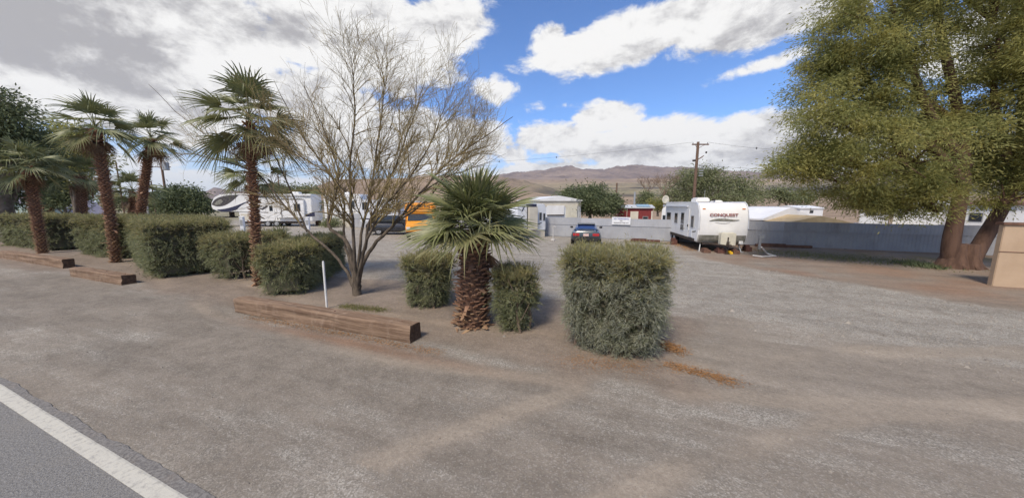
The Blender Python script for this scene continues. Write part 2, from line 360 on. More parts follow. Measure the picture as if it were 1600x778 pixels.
def terrain(x, y):
    r = np.hypot(x, y); az = np.arctan2(x * math.cos(YAW) + y * math.sin(YAW), -x * math.sin(YAW) + y * math.cos(YAW))
    ca = np.clip(az, -1.38, 1.38); px = 800 + F * np.tan(ca)
    front = sstep(-np.abs(az), -2.2, -1.5)
    yl = ylevel(r, px); sk = np.interp(px, PXC, SKY)
    mt = sstep(r, 4300, 5900) * (1 - sstep(px, 500, 560) * (1 - sstep(px, 740, 812)))
    hz = (1 - np.abs(2 * sstep(r, 1000, 2600) - 1)) * sstep(px, 480, 540) * (1 - sstep(px, 800, 905))
    rg = fbm(x / 620, y / 620, 7, 3, True) * .6 + fbm(x / 210, y / 260, 5, 4, True) * .4; bl = fbm(x / 210, y / 210, 5, 11, True)
    yl = yl * (1 - mt) + (sk - 3 + (1 - sstep(r, 5200, 5900)) * 9 * (1 - rg) + 10 * (1 - rg)) * mt
    bk = np.interp(px, [-3000, 690, 900, 3000], [0, 0, 1, 1]); bk = (sk + 2) * (1 - bk) + 285 * bk
    yl = np.minimum(yl, yl * (1 - hz) + (bk + (1 - bl) * 16 - 3) * hz)
    yl = yl - sstep(r, 2500, 4300) * (rg - .5) * 3 * sstep(px, 760, 900)
    z = H + r * (318 - yl) / F * np.cos(ca)
    z = z + sstep(r, 300, 2500) * (bl - .5) * r * .006 * sstep(px, 450, 600)
    flat = (fbm(x / 3.1, y / 3.1, 4, 5) - .5) * .09 + (fbm(x / .5, y / .5, 3, 8) - .5) * .02
    flat = flat * sstep(y, 1.6, 3.5) - .016 * (1 - sstep(y, 1.35, 2.2)) - .03 * (1 - sstep(y, .3, 1.2))
    down = np.where(y > 27, (y - 27) * -.045, 0) * sstep(x, -25, 5)
    down = np.maximum(down, -2.2)
    w = sstep(r, 42, 120)
    return (flat + down) * (1 - w) + z * w * front + (1 - front) * w * (-.5)
def polar(r0, r1, nr, rings_extra=None):
    rs = np.geomspace(r0, r1, nr); az = np.concatenate([np.linspace(-math.pi, -1.32, 46)[:-1], np.linspace(-1.32, 1.32, 760), np.linspace(1.32, math.pi, 46)[1:-1]])
    na = len(az); A, Q = np.meshgrid(az, rs); a = A - YAW
    x = Q * np.sin(a); y = Q * np.cos(a)
    z = terrain(x, y); V = np.stack([x, y, z], -1).reshape(-1, 3)
    i = np.arange(nr - 1)[:, None] * na; j = np.arange(na)[None, :]; j2 = (j + 1) % na
    Fq = np.stack([i + j, i + na + j, i + na + j2, i + j2], -1).reshape(-1, 4)
    return V, Fq, na
def attr(me, name, vals):
    a = me.attributes.new(name, 'FLOAT', 'POINT'); a.data.foreach_set('value', np.asarray(vals, dtype=np.float32).ravel())
def attr_node(nt, name):
    n = nt.nodes.new('ShaderNodeAttribute'); n.attribute_name = name; return X_(nt, n.outputs['Fac'])
def ground_material():
    m = bpy.data.materials.new('gravel_and_dirt'); m.use_nodes = True; nt = m.node_tree; b = nt.nodes['Principled BSDF']
    b.inputs['Roughness'].default_value = .93; b.inputs['Specular IOR Level'].default_value = .2
    V = nt.nodes.new('ShaderNodeTexCoord').outputs['Object']
    big = noise_node(nt, V, .35, 5, .6); mid = noise_node(nt, V, 2.2, 6, .65); fi = noise_node(nt, V, 26, 5, .75)
    streak = noise_node(nt, V, 1.3, 6, .7, mul=(.35, 2.2, 1))
    def vor(scale, feat='F1'):
        n = nt.nodes.new('ShaderNodeTexVoronoi'); n.inputs['Scale'].default_value = scale; nt.links.new(V, n.inputs['Vector']); return n
    v1 = vor(70); v2 = vor(150); sp = nt.nodes.new('ShaderNodeSeparateColor'); nt.links.new(v1.outputs['Color'], sp.inputs[0])
    sp2 = nt.nodes.new('ShaderNodeSeparateColor'); nt.links.new(v2.outputs['Color'], sp2.inputs[0])
    r1 = X_(nt, sp.outputs[0]); r2 = X_(nt, sp2.outputs[0])
    gravel = mixc(nt, r1.step(0, 1), (.19, .175, .15), (.50, .465, .405)); gravel = mixc(nt, r2 * .55, gravel, (.28, .245, .20))
    gravel = mixc(nt, mid.step(.42, .68) * .5, gravel, (.20, .168, .135))
    dirt = mixc(nt, mid.step(.3, .7), (.205, .178, .142), (.275, .241, .195)); dirt = mixc(nt, fi.step(.35, .7) * .6, dirt, (.18, .145, .12))
    dirt = mixc(nt, (r1.step(.72, .95) * .45), dirt, (.37, .34, .30))
    pale = mixc(nt, fi.step(.3, .75), (.36, .305, .24), (.27, .222, .172))
    g = attr_node(nt, 'gravel'); p = attr_node(nt, 'pale'); rd = attr_node(nt, 'red'); gr = attr_node(nt, 'grass')
    gf = (g + (streak - .5) * 1.1 + (big - .5) * .5 + (fi - .5) * .6).step(.3, .7)
    c = mixc(nt, gf, dirt, gravel)
    c = mixc(nt, (p + (streak - .5) * .9 * p).clamp() * .75, c, pale)
    c = mixc(nt, (rd + (mid - .5) * 1.2 * rd).clamp() * .7, c, mixc(nt, fi.step(.3, .7), (.29, .165, .095), (.22, .13, .085)))
    c = mixc(nt, (gr * 1.3 + (mid - .55) * 2.5 * gr).clamp() * .7, c, mixc(nt, fi.step(.3, .7), (.12, .125, .05), (.25, .21, .11)))
    hs = nt.nodes.new('ShaderNodeHueSaturation'); nt.links.new(c, hs.inputs['Color']); mott = noise_node(nt, V, .8, 7, .72, mul=(.5, 1.5, 1), off=(4, 7, 0)); grain = noise_node(nt, V, 9, 6, .8, off=(2, 1, 0))
    nt.links.new(((mott - .5) * 1.1 + (grain - .5) * .8 + 1.08).v, hs.inputs['Value']); c = hs.outputs[0]
    nt.links.new(c, b.inputs['Base Color'])
    h = (r1 * g.clamp() * .5 + fi * .5 + r2 * .3)
    bn = nt.nodes.new('ShaderNodeBump'); bn.inputs['Strength'].default_value = .9; bn.inputs['Distance'].default_value = .02
    nt.links.new(h.v, bn.inputs['Height']); nt.links.new(bn.outputs[0], b.inputs['Normal'])
    return m
def hills_material():
    m = bpy.data.materials.new('desert_hills'); m.use_nodes = True; nt = m.node_tree; b = nt.nodes['Principled BSDF']
    b.inputs['Roughness'].default_value = 1; b.inputs['Specular IOR Level'].default_value = 0
    V = nt.nodes.new('ShaderNodeTexCoord').outputs['Object']
    n1 = noise_node(nt, V, .0016, 8, .65); n2 = noise_node(nt, V, .012, 6, .7)
    c = mixc(nt, n1.step(.4, .62), (.40, .30, .215), (.29, .22, .165))
    c = mixc(nt, n2.step(.5, .72) * .75, c, (.15, .12, .10))
    c = mixc(nt, attr_node(nt, 'scrub'), c, mixc(nt, n2.step(.42, .6), (.30, .275, .165), (.16, .155, .10)))
    c = mixc(nt, attr_node(nt, 'darkband'), c, mixc(nt, n2.step(.35, .65), (.075, .075, .065), (.14, .12, .10)))
    c = mixc(nt, attr_node(nt, 'rock'), c, mixc(nt, n1.step(.35, .65), (.17, .135, .125), (.30, .235, .195)))
    nt.links.new(c, b.inputs['Base Color'])
    bn = nt.nodes.new('ShaderNodeBump'); bn.inputs['Strength'].default_value = 1; bn.inputs['Distance'].default_value = 45
    nt.links.new((noise_node(nt, V, .005, 8, .7)).v, bn.inputs['Height']); nt.links.new(bn.outputs[0], b.inputs['Normal']); return m
def build_terrain():
    V, Fq, na = polar(.5, 130, 330)
    k = len(V); V = np.vstack([V, [[0, 0, -.05]]]); tri = np.array([[j, (j + 1) % na, k] for j in range(na)])[:, ::-1]
    g = mesh_np('ground', V, [Fq, tri], ground_material(), smooth=True); tag(g, kind='structure')
    x, y = V[:, 0], V[:, 1]; w = (fbm(x / 1.3, y / 1.3, 4, 21) - .5); w2 = (fbm(x / 5, y / 5, 4, 31) - .5)
    yy = y + w * 1.1 + w2 * 1.2; xx = x + w * 1.5
    strip = sstep(yy, 4.4, 5.1) * (1 - sstep(yy, 8.0, 9.2)) * (1 - sstep(xx, .6, 1.6))            # bare soil the hedges grow in
    drive = sstep(xx, .7, 2.2) * sstep(yy, 4.6, 5.6) * (1 - sstep(yy + (x - 2) * .28, 8.4, 9.6))
    border = y + (x - 4.8) * 1.08 + w * 1.6
    east = sstep(border, 15.2, 16.4) * sstep(x, 1, 5) + sstep(x, 13, 17)
    east = np.clip(east, 0, 1)
    shoulder = 1 - sstep(yy, 4.2, 5.0)
    ruts = 0
    for cx_, cy_, rad in ((9.5, -5.5, 14.2), (9.5, -5.5, 12.6), (14, -9, 16.2), (-6, 34, 28.2), (-6, 34, 29.9)):
        dd_ = np.hypot(x - cx_, y - cy_) - rad + w * .25; ruts = ruts + np.exp(-(dd_ / .16) ** 2) * sstep(fbm(x / 2, y / 2, 3, 91), .38, .6)
    grav = .42 * shoulder + w2 * .8 * shoulder + (1 - shoulder) * .78
    grav = grav * (1 - strip) * (1 - drive * .95) * (1 - east)
    ring = sstep(yy, 6.6, 7.8) * (1 - sstep(yy + (x - 2) * .3, 13.8, 15.5)) * sstep(xx, 1.2, 3) * (1 - east)
    grav = grav + ring * .5 - ruts * .35 * (y > 2.2)
    far_scrub = sstep(np.hypot(x, y), 58, 75) * (1 - sstep(x, -30, -10))
    pale = drive * (.35 + w2) + .65 * sstep(-yy, -17, -13) * sstep(yy, 8.6, 10) * (1 - sstep(x, -8, -1)) * (.4 + w2 * 2) + .35 * (np.exp(-((y - 15.8) / 1.3) ** 2)) * sstep(x, 5, 8)
    pale = pale + ruts * 1.5 * (y > 2.2) + shoulder * np.clip(w2 * 2.2 + w * .8, 0, 1) * .75
    red = east * (.55 + w * 1.6) + strip * .28 + np.exp(-((x + 5.2) / 2.6) ** 2 - ((y - 4.42 - .02 * x) / .16) ** 2) * 1.1
    grass = np.exp(-((y - 21.5) / 2.2) ** 2) * sstep(x, 6, 9) * (.35 + w * 2.) + far_scrub * .7
    for n, v in (('gravel', grav), ('pale', pale), ('red', red), ('grass', grass)): attr(g.data, n, np.clip(v, 0, 1.3))
    V, Fq, na = polar(130, 9000, 300)
    h = mesh_np('hills', V, Fq, hills_material(), smooth=True); tag(h, kind='structure')
    x, y = V[:, 0], V[:, 1]; r = np.hypot(x, y); az = np.arctan2(x, y) + YAW; px = 800 + F * np.tan(np.clip(az, -1.38, 1.38))
    w = fbm(x / 300, y / 300, 4, 41) - .5
    right = sstep(px, 780, 880)
    yl = ylevel(r, px) + w * 3
    scrub = (np.exp(-((yl - 301) / 6) ** 2) * .8 + np.exp(-((yl - 291) / 4) ** 2) * .5) * right + (1 - sstep(px, 380, 470)) * sstep(-r, -4000, -3000)
    dark = (np.exp(-((yl - 306) / 1.5) ** 2) + np.exp(-((yl - 295.5) / 1.1) ** 2)) * right * sstep(-px, -1150, -1050) + np.exp(-((yl - 297) / 6) ** 2) * sstep(px, 1180, 1200)
    rock = sstep(r + w * 500, 4300, 4700) * (1 - sstep(px, 540, 600) * (1 - sstep(px, 760, 790)))
    for n, v in (('scrub', scrub), ('darkband', dark), ('rock', rock)): attr(h.data, n, np.clip(v, 0, 1))
build_terrain()
# road: a slab lying on the ground, then its worn edge and the painted line, each a few millimetres up
def strip_mesh(name, y0, y1, z, m, x0=-160, x1=160, wob=0., thick=.05):
    xs = np.concatenate([np.linspace(x0, -22, 60)[:-1], np.linspace(-22, 8, 1500), np.linspace(8, x1, 60)[1:]])
    e0 = y0 + (0 if not wob else 0 * xs); e1 = y1 + (fbm(xs * 2.3, xs * 0 + 3, 7, 9) - .5) * wob
    n = len(xs); V = np.concatenate([np.stack([xs, e0 + 0 * xs, xs * 0 + z], 1), np.stack([xs, e1, xs * 0 + z], 1), np.stack([xs, e1 + .02, xs * 0 + z - thick], 1), np.stack([xs, e0 + 0 * xs - .0, xs * 0 + z - thick], 1)])
    i = np.arange(n - 1); Fq = np.concatenate([np.stack([a * n + i, a * n + i + 1, b * n + i + 1, b * n + i], 1) for a, b in ((0, 1), (1, 2), (2, 3), (3, 0))])
    o = mesh_np(name, V, Fq, m); tag(o, kind='structure'); return o
strip_mesh('road', -7.6, 1.215, .0, MT['asphalt'])
strip_mesh('road_shoulder', 1.215, 1.40, -.004, MT['asphalt_edge'], wob=.10)
strip_mesh('edge_line', 1.165, 1.292, .004, MT['line'], wob=.012, thick=.0035)

hm = bpy.data.materials.new('pale_air'); hm.use_nodes = True; hn = hm.node_tree; hn.nodes.clear(); ho = hn.nodes.new('ShaderNodeOutputMaterial'); hv = hn.nodes.new('ShaderNodeVolumePrincipled')
hv.inputs['Color'].default_value = (.80, .87, 1.0, 1); hv.inputs['Density'].default_value = 3.8e-5; hv.inputs['Anisotropy'].default_value = .1; hn.links.new(hv.outputs[0], ho.inputs['Volume'])
me = bpy.data.meshes.new('haze'); hb = bmesh.new(); bmesh.ops.create_cube(hb, size=1.); hb.to_mesh(me); hb.free(); me.materials.append(hm)
hz = link('haze', me, None, (0, 0, 420)); hz.scale = (18400, 18400, 1100); tag(hz, 'thin pale desert air that fades the far mountains', 'haze', kind='stuff')
# ------------------------------------------------------------------ foliage helpers
def leaf_quads(C, D, ln, wd, seed=0):
    """rhombic leaf sprays: centre-bases C, unit directions D"""
    rng = np.random.default_rng(seed); n = len(C); S = np.cross(D, rng.normal(size=(n, 3))); S /= np.linalg.norm(S, axis=1, keepdims=True) + 1e-9
    ln = (ln * rng.uniform(.6, 1.35, n))[:, None]; wd = (wd * rng.uniform(.6, 1.3, n))[:, None]
    m = C + D * ln * .45 + np.array([0, 0, -1]) * ln * .03
    V = np.stack([C, m + S * wd * .5, C + D * ln, m - S * wd * .5], 1).reshape(-1, 3)
    return V, np.arange(4 * n).reshape(n, 4)
def unit(a): return a / (np.linalg.norm(a, axis=-1, keepdims=True) + 1e-9)
def hedge(name, c0, c1, h, label, group, n=16000, leaf=(.07, .016), grey=False, skirt=.05, round_=.28, stems=5, cat='hedge', grp=True, seed=1, fresh=.22, bare=0., yaw=0.):
    """clipped hedge between ground corners c0 and c1 (x,y)"""
    rng = np.random.default_rng(seed); cx, cy = (c0[0] + c1[0]) / 2, (c0[1] + c1[1]) / 2; lx, ly = abs(c1[0] - c0[0]), abs(c1[1] - c0[1])
    t = empty(name, (cx, cy, 0), yaw, label, cat, group)
    hx, hy = lx / 2, ly / 2
    # surface points on box faces
    ar = np.array([ly * h, ly * h, lx * h, lx * h, lx * ly * 1.2]); pr = ar / ar.sum()
    def surf(k):
        f = rng.choice(5, k, p=pr); u, v = rng.uniform(-1, 1, k), rng.uniform(0, 1, k); P = np.zeros((k, 3)); N = np.zeros((k, 3))
        for q, (nx, ny) in enumerate(((-1, 0), (1, 0), (0, -1), (0, 1))):
            s = f == q; us = u[s]; P[s] = np.stack([nx * hx + us * hx * (nx == 0), ny * hy + us * hy * (ny == 0), skirt + v[s] * (h - skirt)], 1); N[s] = (nx, ny, 0)
        s = f == 4; P[s] = np.stack([u[s] * hx, rng.uniform(-1, 1, s.sum()) * hy, np.full(s.sum(), h)], 1); N[s] = (0, 0, 1)
        return P, N
    def shape(P, N):
        # round the vertical and top edges, bulge unevenly
        q = np.clip(np.abs(P[:, 0]) - (hx - round_), 0, None); w = np.clip(np.abs(P[:, 1]) - (hy - round_), 0, None); e = np.hypot(q, w)
        k = np.where(e > round_, round_ / (e + 1e-9), 1)
        P[:, 0] = np.sign(P[:, 0]) * np.where(q > 0, hx - round_ + q * k, np.abs(P[:, 0])); P[:, 1] = np.sign(P[:, 1]) * np.where(w > 0, hy - round_ + w * k, np.abs(P[:, 1]))
        a = (P[:, 0] + P[:, 1] * .7 + cx * 3) ; b = P[:, 2] + P[:, 1] * .6 - P[:, 0] * .3
        d = (fbm(a / .42 + seed * 5, b / .42, 3, seed) - .5) * .24 + (fbm(a / .12, b / .12, 2, seed + 9) - .5) * .10
        top = N[:, 2] > .5
        P += N * d[:, None] * np.where(top, .45, 1)[:, None]
        P[:, 2] = np.maximum(P[:, 2], .02)
        tuck = sstep(P[:, 2], .9, 0) * .24; P[:, :2] *= (1 - tuck / max(hx, hy))[:, None]
        return P
    per = 12; na_ = n // per; P, N = surf(na_); P = shape(P, N); depth = rng.exponential(.06, na_); P -= N * (depth[:, None] + .05)
    if bare:                                             # thin, see-through lower part on one side
        keep = rng.uniform(size=len(P)) > bare * sstep(P[:, 0] / hx, -.4, .4) * sstep(h * .62 - P[:, 2], -.1, .25) * .95; P, N = P[keep], N[keep]
    n2 = len(P); top = N[:, 2] > .5
    nz = fbm(P[:, 0] * 3 + P[:, 1] * 2 + 7, P[:, 2] * 3 + P[:, 1], 2, seed + 3)
    holes = (nz < .30) & ~top & (rng.uniform(size=n2) < .75); P, N, top = P[~holes], N[~holes], top[~holes]; n2 = len(P)
    clump = unit(np.stack([fbm(P[:, 0] * 5 + k * 9 + P[:, 1] * 4, P[:, 2] * 5, 2, 60 + k) - .5 for k in range(3)], 1))
    SD = N * .75 + rng.normal(size=(n2, 3)) * .38 + clump * .7
    SD[:, 2] += np.where(top, .9, -.42 + .75 * (P[:, 2] / h > .82)); SD = unit(SD)
    sl = rng.uniform(.10, .24, n2) * np.where(rng.uniform(size=n2) < .05, 1.7, 1.) * (.8 + leaf[0] * 3)
    tt = np.tile(np.linspace(.05, 1, per), n2); sid = np.repeat(np.arange(n2), per)
    Q = P[sid] + SD[sid] * (sl[sid] * tt)[:, None]; Q[:, 2] -= (sl[sid] * tt) ** 2 * np.where(top[sid], .2, 1.2); Q[:, 2] = np.maximum(Q[:, 2], .01)
    D = unit(SD[sid] + rng.normal(size=(len(Q), 3)) * .5); n2 = len(Q)
    V, Fq = leaf_quads(Q, D, leaf[0], leaf[1], seed)
    tone = np.repeat(rng.uniform(size=len(P)) < .5, per)
    isnew = (np.repeat(P[:, 2], per) + rng.normal(size=n2) * .03 * h + np.repeat(rng.normal(size=len(P)) * .08 * h, per) > h * (1 - fresh)) & (rng.uniform(size=n2) < .85)
    mi = isnew.astype(np.int32)
    f = mesh_np('foliage', V, Fq, [MT['leaf_hedge_grey'] if grey else MT['leaf_hedge'], MT['leaf_new']], t, mi=mi)
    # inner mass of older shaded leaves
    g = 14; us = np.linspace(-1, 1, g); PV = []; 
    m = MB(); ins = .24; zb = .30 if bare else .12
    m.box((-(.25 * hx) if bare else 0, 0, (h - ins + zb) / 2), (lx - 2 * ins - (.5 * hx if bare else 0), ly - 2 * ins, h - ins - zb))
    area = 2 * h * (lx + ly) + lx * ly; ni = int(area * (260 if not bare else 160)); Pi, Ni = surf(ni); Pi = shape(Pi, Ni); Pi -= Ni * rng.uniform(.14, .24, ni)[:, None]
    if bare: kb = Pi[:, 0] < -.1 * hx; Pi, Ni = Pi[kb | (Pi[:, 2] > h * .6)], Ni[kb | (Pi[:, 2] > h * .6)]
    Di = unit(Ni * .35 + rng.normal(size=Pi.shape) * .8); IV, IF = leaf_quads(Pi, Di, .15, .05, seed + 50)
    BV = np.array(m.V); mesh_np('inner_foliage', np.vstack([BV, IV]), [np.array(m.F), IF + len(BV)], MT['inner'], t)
    rr = random.Random(seed)
    for k in range(stems):
        m = MB(); bx, by = rr.uniform(-.4, .4) * lx, rr.uniform(-.3, .3) * ly
        if bare: bx = rr.uniform(-.3, .55) * hx; by = rr.uniform(-.5, .3) * hy
        pts = [(bx, by, -.05)]
        for q in range(4): pts.append((pts[-1][0] + rr.uniform(-.07, .07), pts[-1][1] + rr.uniform(-.07, .07), h * .2 * (q + 1)))
        m.tube(pts, [.035, .028, .02, .014, .008], 6)
        for q in range(3 if not bare else 8):
            a = rr.uniform(0, 6.28); u = Vector(pts[1 + q % 3]); e = Vector((math.cos(a) * .22, math.sin(a) * .2, .3)); m.tube([u - Vector((0, 0, .02)), u + e * .5, u + e * 1.1 + Vector((0, 0, .1))], [.014, .010, .005], 4)
        m.build('stem', MT['twig'], t)
    return t
HG = 'clipped hedges in the row along the road'
def XY(px, py): p = at(px, py); return p.x, p.y
T0 = -8.63; S0 = 1.31
def box_st(t0, s0, t1, s1): return (t0 + T0, s0 + S0), (t1 + T0, s1 + S0)

hedge('hedge', *box_st(-30, 5.5, -21.9, 7.4), 1.86, 'clipped dark green hedge at the far left end of the row', HG, 24000, (.13, .024), seed=2, stems=4)
hedge('hedge', *box_st(-19.0, 5.75, -14.5, 7.8), 1.9, 'dark green clipped hedge between the two leftmost roadside palms', HG, 46000, (.12, .018), seed=3, stems=5)
hedge('hedge', *box_st(-10.35 - 3.8, 6.29 - 1.15, -10.35 + 3.8, 6.29 + 1.15), 1.93, 'longest and largest clipped hedge, right behind the end of the short timber', HG, 100000, (.10, .014), seed=4, stems=8, yaw=R(-15.7))
hedge('hedge', *box_st(-5.6, 4.95, -3.75, 6.9), 1.52, 'small hedge with bare woody stems showing, beside the tallest thin palm trunk', HG, 32000, (.085, .013), seed=5, stems=4, bare=.93)
hedge('hedge', *box_st(-2.28 - .65, 6.52 - 2.45, -2.28 + .65, 6.52 + 2.45), 1.35, 'low wide hedge behind the white post and the left end of the long timber', HG, 60000, (.085, .013), seed=6, stems=6, yaw=R(35), round_=.6)
hedge('shrub', *box_st(2.95, 5.0, 4.1, 6.1), 1.27, 'small rounded clipped shrub left of the big fan palm trunk', HG, 26000, (.08, .010), seed=7, stems=4, cat='shrub', round_=.4)
hedge('shrub', *box_st(5.78, 4.45, 6.60, 5.3), 1.27, 'narrow clipped shrub touching the right side of the big fan palm trunk', HG, 24000, (.08, .010), seed=8, stems=4, cat='shrub', round_=.28)
hedge('shrub', *box_st(7.36, 4.2, 9.03, 5.55), 1.74, 'big square grey green shrub with yellow top, nearest and rightmost of the row', HG, 90000, (.085, .0085), grey=True, seed=9, stems=6, cat='shrub', round_=.3, fresh=.16)

# ------------------------------------------------------------------ timbers, post
def timber(x0, x1, y, yaw, label, hgt=.33, w=.32, seed=0):
    L_ = x1 - x0; cx = (x0 + x1) / 2; t = empty('timber', (cx, y + w / 2, 0), yaw, label, 'timber', 'timbers lying along the roadside')
    rng = random.Random(seed); bm = bmesh.new(); n = 40; rings = []
    prof = [(-.5, 0.), (-.5, .3), (-.48, .55), (-.5, .86), (-.42, 1.), (-.1, 1.01), (.15, .99), (.42, 1.), (.5, .9), (.5, 0.)]
    for i in range(n + 1):
        f = i / n; ring = []
        for k, (a, b) in enumerate(prof):
            dz = (vn(f * 9, k * 3 + seed) - .5) * .028 + (vn(f * 40, k * 5 + seed) - .5) * .012; dy = (vn(f * 7, k + 40 + seed) - .5) * .03 + (vn(f * 50, k + 9) - .5) * .01
            if k in (0, 9): dz = -.01
            ring.append(bm.verts.new((-L_ / 2 + f * L_ + (vn(k * 2.3, i * 0 + seed) - .5) * .04 * (i in (0, n)), a * w + dy, b * hgt + dz)))
        rings.append(ring)
    for i in range(n):
        for k in range(len(prof) - 1): bm.faces.new((rings[i][k], rings[i][k + 1], rings[i + 1][k + 1], rings[i + 1][k]))
    for r_, s in ((rings[0], 1), (rings[-1], -1)):
        f = bm.faces.new(r_[::s]); f.material_index = 1
    bmesh.ops.recalc_face_normals(bm, faces=bm.faces[:])
    me = bpy.data.meshes.new('beam'); bm.to_mesh(me); bm.free(); me.materials.append(MT['timber']); me.materials.append(MT['timber_end'])
    link('beam', me, t)
    for a in (-.42, .1, .44): m = MB(); m.cyl((a * L_, .02, hgt * .97), (a * L_, .02, hgt + .012), .012, 8); m.build('spike', MT['brick'], t)
def vn(a, b): return float(vnoise(np.array([a]), np.array([b]))[0])
timber(-.66 + T0, 4.6 + T0, 3.36 + S0, R(1.5), 'long split brown timber lying in front of the white post', seed=1)
timber(-10.6 + T0, -6.95 + T0, 3.41 + S0, R(1.3), 'short pale timber with dark square end, in front of the longest hedge', seed=2, hgt=.34)
timber(-20.6 + T0, -13.57 + T0, 3.86 + S0, R(1.4), 'timber lying at the left edge of the photo below the leftmost palm', seed=3, hgt=.36)
m = MB(); pp = at(511, 483); m.tube([(0, 0, -.1), (0, 0, 1.02), (.0, 0, 1.2), (.0, 0, 1.235)], [.026, .026, .026, .018], 12)
po = m.build('marker_post', MT['post_white'], smooth=True); po.location = pp; tag(po, 'thin white plastic post standing behind the long timber', 'post')

# ------------------------------------------------------------------ palms
def frond_mesh(elev, Lp, Lb, droop, seed, m, nseg=30, spread=2.15, torn=.12):
    rng = random.Random(seed); e = R(elev); a0 = Vector((math.cos(e), 0, math.sin(e))); mb = MB(); pts = []
    sag = .22 * math.cos(e) * Lp + .03
    for i in range(6):
        s = i / 5; pts.append(a0 * (Lp * s) + Vector((0, 0, -sag * s * s)))
    mb.m = 1; mb.tube(pts, [.024, .018, .015, .013, .011, .009], 4); mb.m = 0
    a = (pts[-1] - pts[-2]).normalized(); b = Vector((0, 1, 0)); n = a.cross(b).normalized(); hub = pts[-1]
    tw = rng.uniform(-.35, .35); b, n = b * math.cos(tw) + n * math.sin(tw), n * math.cos(tw) - b * math.sin(tw)
    dl = spread / nseg
    for k in range(nseg):
        ph = -spread + (k + .5) * 2 * dl; L_ = Lb * (.72 + .28 * math.cos(ph * .75)) * rng.uniform(.9, 1.06)
        jit = rng.uniform(-1, 1) * .05; cup = .22
        fr = (.06, .25, .42, .6, .78, .92, 1.)
        kd = droop * rng.uniform(.7, 1.35); vs = []; bent = rng.random() < torn
        for j, f in enumerate(fr):
            wj = dl if f <= .42 else dl * .36 / f * max(0., 1 - (f - .42) / .58) ** .7
            for sgn, up in ((-1, 0), (0, 1), (1, 0)):
                if j == len(fr) - 1 and sgn: continue
                th = ph + sgn * wj + jit * max(0, f - .5)
                d = a * math.cos(th) + b * math.sin(th) - n * cup * abs(math.sin(th)) * -1
                p = hub + d * (L_ * f) + n * (.016 * up * (1 if f < .8 else .5) * Lb)
                g = kd * Lb * max(0, f - .15) ** 2.2
                if bent and f > .5: g += (f - .5) * Lb * .75
                p.z -= g
                if bent and f > .5: p -= d * (f - .5) * L_ * .35
                vs.append(p)
        fs = []
        for j in range(len(fr) - 2):
            o = j * 3; fs += [(o, o + 1, o + 4, o + 3), (o + 1, o + 2, o + 5, o + 4)]
        o = (len(fr) - 2) * 3; fs += [(o, o + 1, o + 3), (o + 1, o + 2, o + 3)]
        mb.add(vs, fs)
    me = bpy.data.meshes.new('frond'); me.from_pydata(mb.V, [], mb.F)
    for q in m: me.materials.append(q)
    me.polygons.foreach_set('material_index', mb.mi); me.update(); return me
FR_CACHE = {}
def frond(elev, scale_key, Lp, Lb, droop, kind, v):
    key = (elev, scale_key, kind, v)
    if key not in FR_CACHE:
        mm = {'g': [MT['frond'], MT['frond_old']], 'n': [MT['frond_near'], MT['frond_old']], 'y': [MT['frond_old'], MT['frond_old']], 'd': [MT['frond_dead'], MT['frond_dead']]}[kind]
        FR_CACHE[key] = frond_mesh(elev, Lp, Lb, droop * (1.35 if kind == 'd' else 1), hash((elev, v)) % 999 + (7 if kind == 'd' else 0), mm, nseg=30 if scale_key == 'near' else 24, spread=(2.0 if scale_key == 'near' else 1.65) if kind != 'd' else 1.2)
    return FR_CACHE[key]
def bez(p0, p1, bend, n=14):
    out = []; mid = (p0 + p1) / 2 + bend
    for i in range(n + 1):
        t = i / n; out.append(p0 * (1 - t) ** 2 + mid * (2 * t * (1 - t)) + p1 * t * t)
    return out
